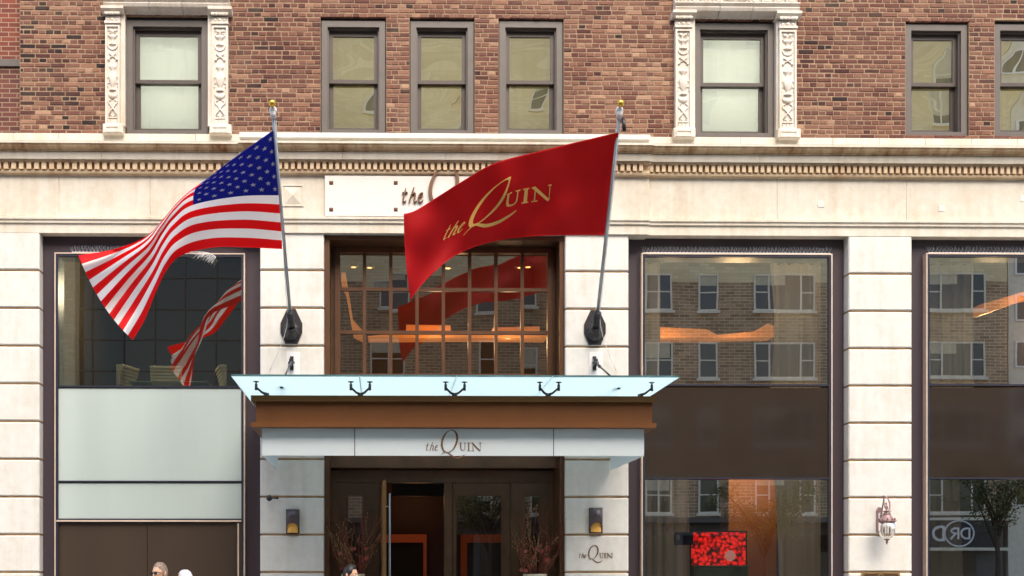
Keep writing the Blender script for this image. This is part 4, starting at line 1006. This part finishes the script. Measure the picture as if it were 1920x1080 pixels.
for k in range(9):
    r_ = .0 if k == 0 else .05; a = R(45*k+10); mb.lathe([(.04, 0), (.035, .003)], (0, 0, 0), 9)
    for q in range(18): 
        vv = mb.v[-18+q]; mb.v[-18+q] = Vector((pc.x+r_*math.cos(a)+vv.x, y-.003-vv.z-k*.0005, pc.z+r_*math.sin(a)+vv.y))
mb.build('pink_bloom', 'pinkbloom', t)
y = 1.5; t = thing('display_cabinet', 'low glass topped cabinet with green panels under the red flower picture', 'cabinet', (W(1350, 1075, y).x, y, 0))
M['green'] = plain('green_board', sh(60, 110, 70), .4, var=.4, vscale=5)
mb = MB(); a, b_ = W(1298, 1060, y), W(1404, 1060, y); mb.box(a.x, b_.x, y-.1, y+.35, a.z-.02, a.z); mb.build('cabinet_top', 'tableglass', t)
mb = MB(); mb.cham(a.x+.03, b_.x-.03, y-.06, y+.33, .05, a.z-.021, .01); mb.build('cabinet_body', 'green', t)
t = thing('window_notice', 'small blue notice with white square on the lower middle window', 'notice', tuple(W(1273, 1008, .08)))
M['blue'] = plain('blue_paper', sh(70, 66, 130), .6, var=.05)
a, b_ = W(1264, 1022, .09), W(1300, 998, .09); mb = MB(); mb.box(a.x, b_.x, .085, .089, a.z, b_.z); mb.build('sheet', 'blue', t)
a, b_ = W(1268, 1012, .08), W(1275, 1003, .08); mb = MB(); mb.box(a.x, b_.x, .081, .0845, a.z, b_.z); mb.build('white_square', 'white', t)
a, b_ = W(1204.5, 1012, .08), W(1275, 1003, .08)

# ================================================================== BRANCH VASES
M['twig'] = plain('willow_twig', sh(118, 54, 38), .7, var=.35, vscale=9); M['bud'] = plain('willow_bud', sh(134, 118, 72), .8, var=.2, vscale=20)
M['dried'] = plain('dried_leaf', sh(150, 70, 56), .7, var=.3, vscale=30)
M['vase'] = plain('cream_glaze', sh(206, 194, 168), .35, var=.08)
def vase(px, y, seed, label, lean):
    c = W(px, 1076, y); t = thing('branch_vase', label, 'vase', (c.x, y, 0), 'tall vases of twigs beside the doors'); r = random.Random(seed)
    H = c.z; mb = MB(); mb.lathe([(.17, 0), (.18, .05), (.13, .4), (.12, .9), (.15, H-.15), (.17, H-.02), (.165, H), (.14, H-.01), (.10, H-.5)], (c.x, y, 0), 24); mb.build('vase_body', 'vase', t)
    tw = MB(); bd = MB(); lf = MB()
    for k in range(34):
        a = r.uniform(0, 6.28); sp_ = r.uniform(.05, .42); h = r.uniform(.40, 1.12)*(1-.5*sp_); p = Vector((c.x+.07*math.cos(a), y+.07*math.sin(a), H-.1)); pts = [tuple(p)]
        bend = r.uniform(-.08, .08)
        for q in range(1, 7):
            f = q/6; pts.append((p.x+sp_*math.cos(a)*f**1.1+lean*f*.1+bend*math.sin(f*4)+r.uniform(-.012, .012), y+.07*math.sin(a)+min(.25, sp_*math.sin(a)*f*.6), p.z+h*f+.1*f))
        thick = .006 if k % 6 else .011
        tw.tube(pts, thick, 5, r2=.0025, caps=False)
        for q in range(2, 6):
            v0, v1 = Vector(pts[q]), Vector(pts[q+1])
            if r.random() < .55: 
                e = v0+Vector((r.uniform(-.16, .16), r.uniform(-.05, .05), r.uniform(.06, .2))); tw.tube([v0, v0.lerp(e, .5)+Vector((r.uniform(-.02, .02), 0, 0)), e], .004, 4, r2=.002, caps=False)
                if k % 2: 
                    for s_ in range(3): bd.ball(v0.lerp(e, .3+s_*.3), .008, 5, 1, 1, 1.9)
            if k % 3 == 1:
                for s_ in range(4): bd.ball(v0.lerp(v1, s_/4)+Vector((r.uniform(-.01, .01), r.uniform(-.01, .01), 0)), .0068, 5, 1, 1, 1.9)
    for k in range(14):
        q = Vector((c.x+r.uniform(-.2, .2), y+r.uniform(-.15, .1), H+r.uniform(.0, .45))); s_ = r.uniform(.025, .04); n = Vector((r.uniform(-1, 1), -1, r.uniform(-.5, 1))).normalized(); a_ = n.orthogonal().normalized(); b2 = n.cross(a_)
        lf.add([q+a_*s_*math.cos(R(45*j))+b2*s_*math.sin(R(45*j))+n*.01*(j % 2) for j in range(8)], [tuple(range(8))])
    tw.build('twigs', 'twig', t, kind='stuff'); bd.build('buds', 'bud', t, kind='stuff'); lf.build('dried_leaves', 'dried', t, kind='stuff')
vase(1003, .05, 5, 'tall cream vase of budding reddish willow twigs right of the doors', .3)
vase(662, .05, 11, 'vase of tangled dark twigs left of the doors, behind the black haired person', .2)

# ================================================================== PEOPLE (only the tops of their heads reach into the picture)
M['skin'] = plain('skin', sh(206, 160, 132), .55, var=.06, vscale=14); M['hair_k'] = plain('black_hair', sh(22, 18, 18), .4, var=.3, vscale=60, bmp=.4)
M['hair_g'] = plain('grey_brown_hair', sh(140, 122, 108), .6, var=.3, vscale=60, bmp=.4); M['hair_w'] = plain('white_hair', sh(198, 204, 214), .7, var=.12, vscale=50, bmp=.4)
M['suit'] = plain('charcoal_cloth', sh(44, 44, 52), .9, var=.2); M['shirt'] = plain('pale_blue_cloth', sh(160, 178, 200), .85, var=.1); M['trouser'] = plain('dark_trouser_cloth', sh(40, 38, 42), .9, var=.15); M['tan'] = plain('tan_cloth', sh(170, 146, 118), .9, var=.12)
def person(px, py_top, y, facing, hair, top_m, label, glasses=False, sw=1, hairstyle=0):
    """facing: degrees about z, 0 looks toward the street (-y), 90 looks to +x"""
    top = W(px, py_top, y); Hh = top.z; s = Hh/1.75
    t = thing('person', label, 'person', (top.x, y, 0)); mw = Matrix.Translation((top.x, y, 0)) @ Matrix.Rotation(R(facing), 4, 'Z')
    # --- head: shaped surface, face toward -y
    def head_pt(th, ph, grow=0):       # th azimuth (0 = face), ph latitude
        x = math.sin(th)*math.cos(ph); yv = -math.cos(th)*math.cos(ph); z = math.sin(ph)
        rx, ry, rz = .076, .096, .118
        f = math.cos(th); jaw = max(0, -z)
        X_ = rx*x*(1-.30*jaw); Y_ = ry*yv*(1-.10*jaw)+(-.012*jaw if f > 0 else .02*jaw); Z_ = rz*z
        if f > 0:
            Y_ += .006*max(0, 1-abs(z+.05)*4)*f                                     # face plane flattens at the eyes
            nose = math.exp(-(th/.17)**2)*math.exp(-((z+.24)/.20)**2); Y_ -= .026*nose
            Y_ -= .008*math.exp(-((abs(z-.14))/.10)**2)*f                             # brow
            for e in (-.42, .42): Y_ += .010*math.exp(-((th-e)/.2)**2)*math.exp(-((z+.03)/.09)**2)
            Y_ -= .009*math.exp(-(th/.35)**2)*math.exp(-((z+.52)/.07)**2)-.006*math.exp(-(th/.3)**2)*math.exp(-((z+.60)/.03)**2)
            Y_ -= .012*math.exp(-(th/.4)**2)*math.exp(-((z+.88)/.12)**2)              # chin
        v = Vector((X_, Y_, Z_)); 
        if grow: v = v*(1+grow)
        return v*s
    hc = Vector((0, 0, Hh-.122*s))
    def build(mb, n, m, loc=True):
        mb.v = [mw @ v for v in mb.v]; return mb.build(n, m, t)
    # body skeleton, grown with skin modifier
    def sk(name, joints, edges, m, sub=2):
        me = bpy.data.meshes.new(name); ps = [mw @ (Vector(j[:3])*s) for j in joints]; off = Vector(t.location)
        me.from_pydata([p-off for p in ps], edges, []); me.materials.append(M[m]); o = bpy.data.objects.new(name, me); S.collection.objects.link(o); o.parent = t
        md = o.modifiers.new('skin', 'SKIN'); md.use_smooth_shade = True
        for i, j in enumerate(joints): sv = me.skin_vertices[0].data[i]; sv.radius = (j[3]*s, j[4]*s if len(j) > 4 else j[3]*s); sv.use_root = (i == 0)
        sb = o.modifiers.new('sub', 'SUBSURF'); sb.levels = sub; sb.render_levels = sub; return o
    st_ = .26*sw
    J = [(0, 0, .98, .15, .11), (0, 0, 1.18, .13, .10), (0, 0, 1.36, .16, .11), (0, 0, 1.47, .06, .055), (0, -.01, 1.56, .052, .052),
         (.17, 0, 1.41, .055), (.22, .06*sw, 1.15, .042), (.21, -.05*sw, .90, .032), (-.17, 0, 1.41, .055), (-.22, -.08*sw, 1.16, .042), (-.20, -.22*sw, .95, .032),
         (.09, 0, .92, .085), (.10, -st_*.6, .50, .055), (.10, -st_*.75, .08, .04), (-.09, 0, .92, .085), (-.10, st_*.25, .50, .055), (-.10, st_*1.0, .12, .04)]
    E = [(0, 1), (1, 2), (2, 3), (3, 4), (2, 5), (5, 6), (6, 7), (2, 8), (8, 9), (9, 10), (0, 11), (11, 12), (12, 13), (0, 14), (14, 15), (15, 16)]
    sk('body', J, E, 'skin', 1)
    J2 = [(0, 0, 1.0, .165, .125), (0, 0, 1.18, .15, .12), (0, 0, 1.36, .185, .13), (0, .0, 1.455, .085, .075), (.175, 0, 1.40, .075), (.225, .06*sw, 1.15, .056), (.215, -.05*sw, .93, .045), (-.175, 0, 1.40, .075), (-.225, -.08*sw, 1.16, .056), (-.205, -.20*sw, .98, .045), (0, 0, .90, .17, .13)]
    sk('jacket', J2, [(0, 1), (1, 2), (2, 3), (2, 4), (4, 5), (5, 6), (2, 7), (7, 8), (8, 9), (0, 10)], top_m, 2)
    J3 = [(0, 0, .95, .15, .115), (.09, 0, .86, .10), (.10, -st_*.6, .50, .072), (.10, -st_*.74, .10, .058), (-.09, 0, .86, .10), (-.10, st_*.25, .50, .072), (-.10, st_*.98, .14, .058)]
    sk('trousers', J3, [(0, 1), (1, 2), (2, 3), (0, 4), (4, 5), (5, 6)], 'trouser', 2)
    for sx, sy, sz in ((.10, -st_*.75, 0), (-.10, st_*1.0, .03)):
        mb = MB(); mb.ball(Vector((sx, sy-.06, .045+sz))*s, .05*s, 14, 1, 2.7, .85); mb.v = [Vector((v.x, v.y, max(v.z, .004))) for v in mb.v]; build(mb, 'shoe', 'darkmetal')
    for q, (hx, hy, hz) in enumerate(((.21, -.06*sw, .89), (-.20, -.23*sw, .94))):
        j = [(hx, hy, hz, .03, .018), (hx, hy-.02, hz-.05, .036, .016), (hx, hy-.03, hz-.085, .036, .014)]; e = [(0, 1), (1, 2)]
        for k in range(4):
            fx = hy-.055+.022*k; ln = (.065, .078, .072, .055)[k]; b0_ = len(j); j += [(hx, fx, hz-.095, .009), (hx+(-.012 if hx > 0 else .012), fx, hz-.095-ln*.55, .0085), (hx+(-.03 if hx > 0 else .03), fx, hz-.095-ln, .007)]; e += [(2, b0_), (b0_, b0_+1), (b0_+1, b0_+2)]
        b0_ = len(j); j += [(hx, hy-.055, hz-.05, .011), (hx-(.01 if hx > 0 else -.01), hy-.08, hz-.085, .009)]; e += [(1, b0_), (b0_, b0_+1)]
        sk('hand', j, e, 'skin', 1)
    mb = MB(); mb.smooth = True; nA, nB = 48, 34; vs = []
    for i in range(nB+1):
        ph = -math.pi/2+math.pi*i/nB
        for k in range(nA): vs.append(hc+head_pt(((2*math.pi*k/nA+math.pi) % (2*math.pi))-math.pi, ph))
    mb.add(vs, [(i*nA+k, i*nA+(k+1) % nA, (i+1)*nA+(k+1) % nA, (i+1)*nA+k) for i in range(nB) for k in range(nA)])
    hd = build(mb, 'head', 'skin')
    mb = MB()
    for e in (-1, 1): mb.ball(hc+Vector((e*.031, -.078, -.003))*s, .012*s, 10)
    build(mb, 'eyes', 'white')
    mb = MB()
    for e in (-1, 1): mb.ball(hc+Vector((e*.031, -.0885, -.003))*s, .0048*s, 8, 1, .5, 1); mb.tube([hc+Vector((e*(.014+.011*k), -.092+.0035*k*k*.6, .019+.003*(1-abs(k-1))))*s for k in range(4)], .0032*s, 5)
    build(mb, 'brows', 'hair_k')
    mb = MB()
    for e in (-1, 1): mb.ball(hc+Vector((e*.077, .010, -.012))*s, .03*s, 12, .32, .62, 1.05); mb.ball(hc+Vector((e*.083, .006, -.005))*s, .018*s, 8, .4, .6, 1.1)
    build(mb, 'ears', 'skin')
    mb = MB(); mb.ball(hc+Vector((0, -.094, -.062))*s, .02*s, 10, 1.1, .35, .28); build(mb, 'lips', 'pinkbloom' if False else 'redwood')
    # hair: cap over crown and back with an uneven hairline
    r = random.Random(px); mb = MB(); mb.smooth = True; vs = []; nB2 = 20
    for k in range(nA):
        th = ((2*math.pi*k/nA+math.pi) % (2*math.pi))-math.pi; a = abs(th)
        low = .62 if a < .6 else (.62-(a-.6)*1.1 if a < 1.5 else -.37-(a-1.5)*.35)
        if hairstyle == 1 and a < 1.2: low = .66 if a < .5 else .66-(a-.5)*.6
        low += r.uniform(-.04, .04)
        for i in range(nB2+1):
            ph = math.pi/2+(low-math.pi/2)*i/nB2; g = .075*(1-(i/nB2)**6)+.012+r.uniform(-.006, .008)
            if hairstyle == 0 and a < .8: g += .05*math.sin(min(1, i/nB2*1.1)*math.pi)*.5
            vs.append(hc+head_pt(th, ph, g))
    mb.add(vs, [(k*(nB2+1)+i, k*(nB2+1)+i+1, ((k+1) % nA)*(nB2+1)+i+1, ((k+1) % nA)*(nB2+1)+i) for k in range(nA) for i in range(nB2)])
    for k in range(60):
        th = r.uniform(-3.1, 3.1); ph = r.uniform(.75, 1.45); p0 = hc+head_pt(th, ph, .07); p1 = hc+head_pt(th+r.uniform(-.25, .25), ph-.3, .10); mb.tube([p0, p0.lerp(p1, .5)*1.0+Vector((0, 0, .004)), p1], .005*s, 4, r2=.001)
    build(mb, 'hair', hair)
    if glasses:
        mb = MB()
        for e in (-1, 1):
            mb.tube([hc+Vector((e*.034+.025*math.cos(R(a)), -.104, -.002+.018*math.sin(R(a))))*s for a in range(0, 380, 24)], .0025*s, 5); mb.tube([hc+Vector((e*.058, -.10, .004))*s, hc+Vector((e*.078, -.02, .004))*s, hc+Vector((e*.080, .02, .0))*s], .0022*s, 5)
            mb.lathe([(.023*s, 0), (.023*s, .001)], (0, 0, 0), 14)
            for q in range(28): vv = mb.v[-28+q]; mb.v[-28+q] = hc+Vector((e*.034*s+vv.x, -.104*s+vv.z, vv.y*.75-.002*s))
        mb.tube([hc+Vector((-.010, -.106, .002))*s, hc+Vector((.010, -.106, .002))*s], .0025*s, 5); build(mb, 'glasses', 'darkmetal')
    return t
person(657, 1059.5, -2.0, 62, 'hair_k', 'suit', 'black haired person in a dark jacket walking right past the doors', sw=1)
person(300, 1055, -3.2, -35, 'hair_g', 'tan', 'grey brown haired person wearing glasses in front of the brown board', glasses=True, sw=.8, hairstyle=1)
person(347, 1069, -2.6, -80, 'hair_w', 'shirt', 'white haired person just behind the one wearing glasses', sw=-.8)

# ================================================================== ACROSS THE STREET (seen in the glass)
RY = -30.0
def RX(px, y=RY): return (px-715)*(CAMD-y)/F*1.0
def RZ(py, y=RY): return EYE+(1066-py)*(CAMD-y)/F
ob_ = thing('apartment_block', 'brown brick apartment block across the street, mirrored in the storefront glass', 'building', (8, RY, 0))
xl, xr = RX(470), RX(1902); zspl = 13.4
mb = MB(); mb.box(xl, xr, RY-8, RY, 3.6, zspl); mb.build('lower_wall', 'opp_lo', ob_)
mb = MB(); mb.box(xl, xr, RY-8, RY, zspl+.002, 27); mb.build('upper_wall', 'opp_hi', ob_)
mb = MB(); mb.box(xl, xr, RY-8, RY-.3, 0, 3.6); mb.box(xl, xr, RY, RY+.35, 3.5, 3.7); mb.build('shop_base', 'winframe', ob_)
cols = [(700, 770, 2), (890, 930, 1), (1000, 1030, 1), (1130, 1160, 1), (1212, 1264, 2), (1313, 1351, 1), (1420, 1535, 3), (1620, 1655, 1), (1750, 1860, 3)]
FP = 2.78
def owin(a, b_, zc, h, n):
    x0, x1 = RX(a), RX(b_); p = part('window', ob_); mb = MB(); y = RY+.02
    mb.ringbox(x0, x1, zc, zc+h, .07, RY-.1, RY+.05); 
    if n == 1: ms = []
    elif n == 2: ms = [.5]
    else: ms = [.24, .76]
    for q in ms: mb.box(x0+(x1-x0)*q-.035, x0+(x1-x0)*q+.035, RY-.1, RY+.045, zc+.07, zc+h-.07)
    mb.box(x0-.08, x1+.08, RY, RY+.12, zc-.10, zc); 
    segs = [0]+ms+[1]
    for k in range(len(segs)-1):
        if n < 3 or k != 1: mb.box(x0+(x1-x0)*segs[k]+.03, x0+(x1-x0)*segs[k+1]-.03, RY-.08, RY+.03, zc+h*.48, zc+h*.48+.05)
    mb.build('frame', 'cream', p)
    mb = MB(); mb.box(x0+.05, x1-.05, RY-.06, RY+.008, zc+.05, zc+h-.05); mb.build('pane', 'oppglass', p)
    if rb.random() < .6:
        mb = MB(); q = rb.uniform(.35, .8); mb.box(x0+.08, x0+(x1-x0)*(.9 if n < 3 else .5), RY+.009, RY+.018, zc+h*q, zc+h-.07); mb.build('blind', 'blind', p)
for fl_ in range(8):
    zc = RZ(970)+.2+FP*fl_
    if zc+1.5 > 26.5: break
    for a, b_, n in cols: owin(a, b_, zc, 1.5, n)
# shop sign band: white letters on a dark band
sg2 = thing('shop_sign', 'dark shop sign band with white round emblem and letters, mirrored in the rightmost window', 'sign', (RX(1800), RY+.3, RZ(1027)))
z0, z1 = RZ(1027), RZ(976); mb = MB(); mb.box(RX(1560), RX(1878), RY+.05, RY+.36, z0, z1); mb.build('sign_band', 'darkmetal', sg2)
mb = MB(); mb.box(RX(1560), RX(1900), RY+.04, RY+.42, z1+.003, z1+.12); mb.box(RX(1560), RX(1900), RY+.04, RY+.40, z0-.12, z0-.003); mb.build('sign_moulding', 'cream', sg2)
# strokes seen from the street; x runs toward -X there
D_ = [[(0, 0, .2), (0, 1, .2)], cr([(0, .92, .18), (.35, .92, .2), (.62, .75, .2), (.7, .5, .2), (.62, .25, .2), (.35, .08, .2), (0, .08, .18)], 4)]
U_ = [cr([(0, 1, .2), (0, .4, .2), (.1, .12, .2), (.33, .06, .2), (.56, .12, .2), (.66, .4, .2), (.66, 1, .2)], 4)]
R_ = [[(0, 0, .2), (0, 1, .2)], cr([(0, .92, .18), (.35, .92, .18), (.6, .72, .18), (.35, .5, .18), (0, .5, .18)], 4), [(.25, .5, .18), (.65, 0, .2)]]
def street_text(glyphs, cx, zb_, u, y):
    mb = MB(); x = 0
    for g, adv in glyphs:
        letters(mb, [[(p[0]+x, p[1], p[2]*.8) for p in s_] for s_ in g], lambda a, b_, h: (cx-a*u, y+h+.002, zb_+b_*u), .03); x += adv
    return mb
u = .62; mb = street_text([(D_, 1.05), (U_, 1.0)], RX(1758)+.3, z0+.25, u, RY+.36); mb.build('letters', 'white', sg2)
lc = (RX(1801), z0+.56); mb = street_text([(D_, .95), (R_, 1)], lc[0]+.42, z0+.32, .48, RY+.36)
mb.v += []; k0 = len(mb.v); mb.tube([(lc[0]+.52*math.cos(R(q))*1.15, RY+.385, lc[1]+.52*math.sin(R(q))) for q in range(0, 365, 12)], .035, 6); mb.build('round_emblem', 'white', sg2)
# shop windows at street level
sf = part('shop_front', ob_); mb = MB()
for k in range(7): x0 = xl+1+k*(xr-xl-2)/7; mb.box(x0+.15, x0+(xr-xl-2)/7-.15, RY-.32, RY-.26, .4, 3.0)
mb.build('shop_glass', 'oppglass', sf)
# glass fronted office opposite, on the left
of = thing('office_block', 'dark glass office block with pale grid lines, mirrored in the left storefront window', 'building', (-13, RY, 0))
mb = MB(); mb.box(-30, xl-.05, RY-8, RY, 0, 27); mb.build('glazing', 'oppglass', of)
mb = MB(); x = xl-.15
while x > -30: mb.box(x-.035, x+.035, RY, RY+.08, 0, 26.5); x -= 1.25
z_ = .9
while z_ < 26: mb.box(-30, xl-.1, RY+.001, RY+.06, z_, z_+.06); z_ += 1.25
mb.build('mullion_grid', 'winframe', of)
mb = MB(); mb.box(RX(118), RX(150), RY, RY+.7, 0, 26); mb.build('buff_column', 'opp_hi', of)
# cream tower at the right
tw = thing('cream_tower', 'cream tower with stacked windows across the street, mirrored at the far right', 'building', (32, RY, 0))
mb = MB(); mb.box(xr+.15, 44, RY-8, RY-.2, 0, 24); mb.build('wall', 'cream', tw)
for cx_ in (xr+.9, xr+3.6, xr+6.5):
    for fl_ in range(11):
        zc = 4.2+fl_*1.9
        if zc > 22: break
        mb = MB(); mb.ringbox(cx_-.5, cx_+.6, zc, zc+1.1, .07, RY-.22, RY-.13); mb.box(cx_-.02, cx_+.05, RY-.22, RY-.14, zc+.07, zc+1.03); mb.cur = 1; mb.box(cx_-.45, cx_+.55, RY-.21, RY-.17, zc+.05, zc+1.05); mb.build('window', ['white', 'oppglass'], tw)
# street trees
def tree(x, y, h, zc, rc, seed, label):
    r = random.Random(seed); t = thing('street_tree', label, 'tree', (x, y, 0), 'young trees across the street'); mb = MB()
    mb.tube([(x, y, 0), (x+.05, y, zc*.5), (x-.03, y, zc)], [.11, .09, .07], 8); tips = []
    for k in range(11):
        a = r.uniform(0, 6.28); e = Vector((x+rc*.8*math.cos(a), y+rc*.8*math.sin(a), zc+r.uniform(-.1, h-zc-.3))); s0 = Vector((x, y, zc*r.uniform(.6, 1))); m_ = s0.lerp(e, .5)+Vector((0, 0, .2)); mb.tube([s0, m_, e], .045, 6, r2=.012); tips += [e, m_, e.lerp(m_, .5)]
    mb.build('trunk', 'bark', t); lf = MB()
    for tp in tips:
        for q in range(5):
            cc2 = tp+Vector((r.gauss(0, .3), r.gauss(0, .3), r.gauss(0, .22))); lf.tone = r.random()
            for k in range(24):
                p0 = cc2+Vector((r.gauss(0, .13), r.gauss(0, .13), r.gauss(0, .1))); n = Vector((r.gauss(0, 1), r.gauss(0, 1), r.gauss(0, 1))).normalized(); a_ = n.orthogonal().normalized()*.055; b2 = n.cross(a_).normalized()*.03
                lf.tone = min(1, max(0, lf.tone+r.uniform(-.2, .2))); lf.add([p0-a_, p0+b2, p0+a_, p0-b2], [(0, 1, 2, 3)])
    lf.build('crown', 'leaf', t)
tree(14.0, -25.2, 5.0, 3.3, 1.9, 1, 'small leafy street tree mirrored in the lower middle window'); tree(4.0, -25.2, 5.2, 3.6, 1.4, 2, 'small leafy street tree mirrored in the entrance door glass'); tree(22.6, -25.2, 6.0, 3.6, 1.3, 3, 'small leafy street tree mirrored in the lower rightmost window')
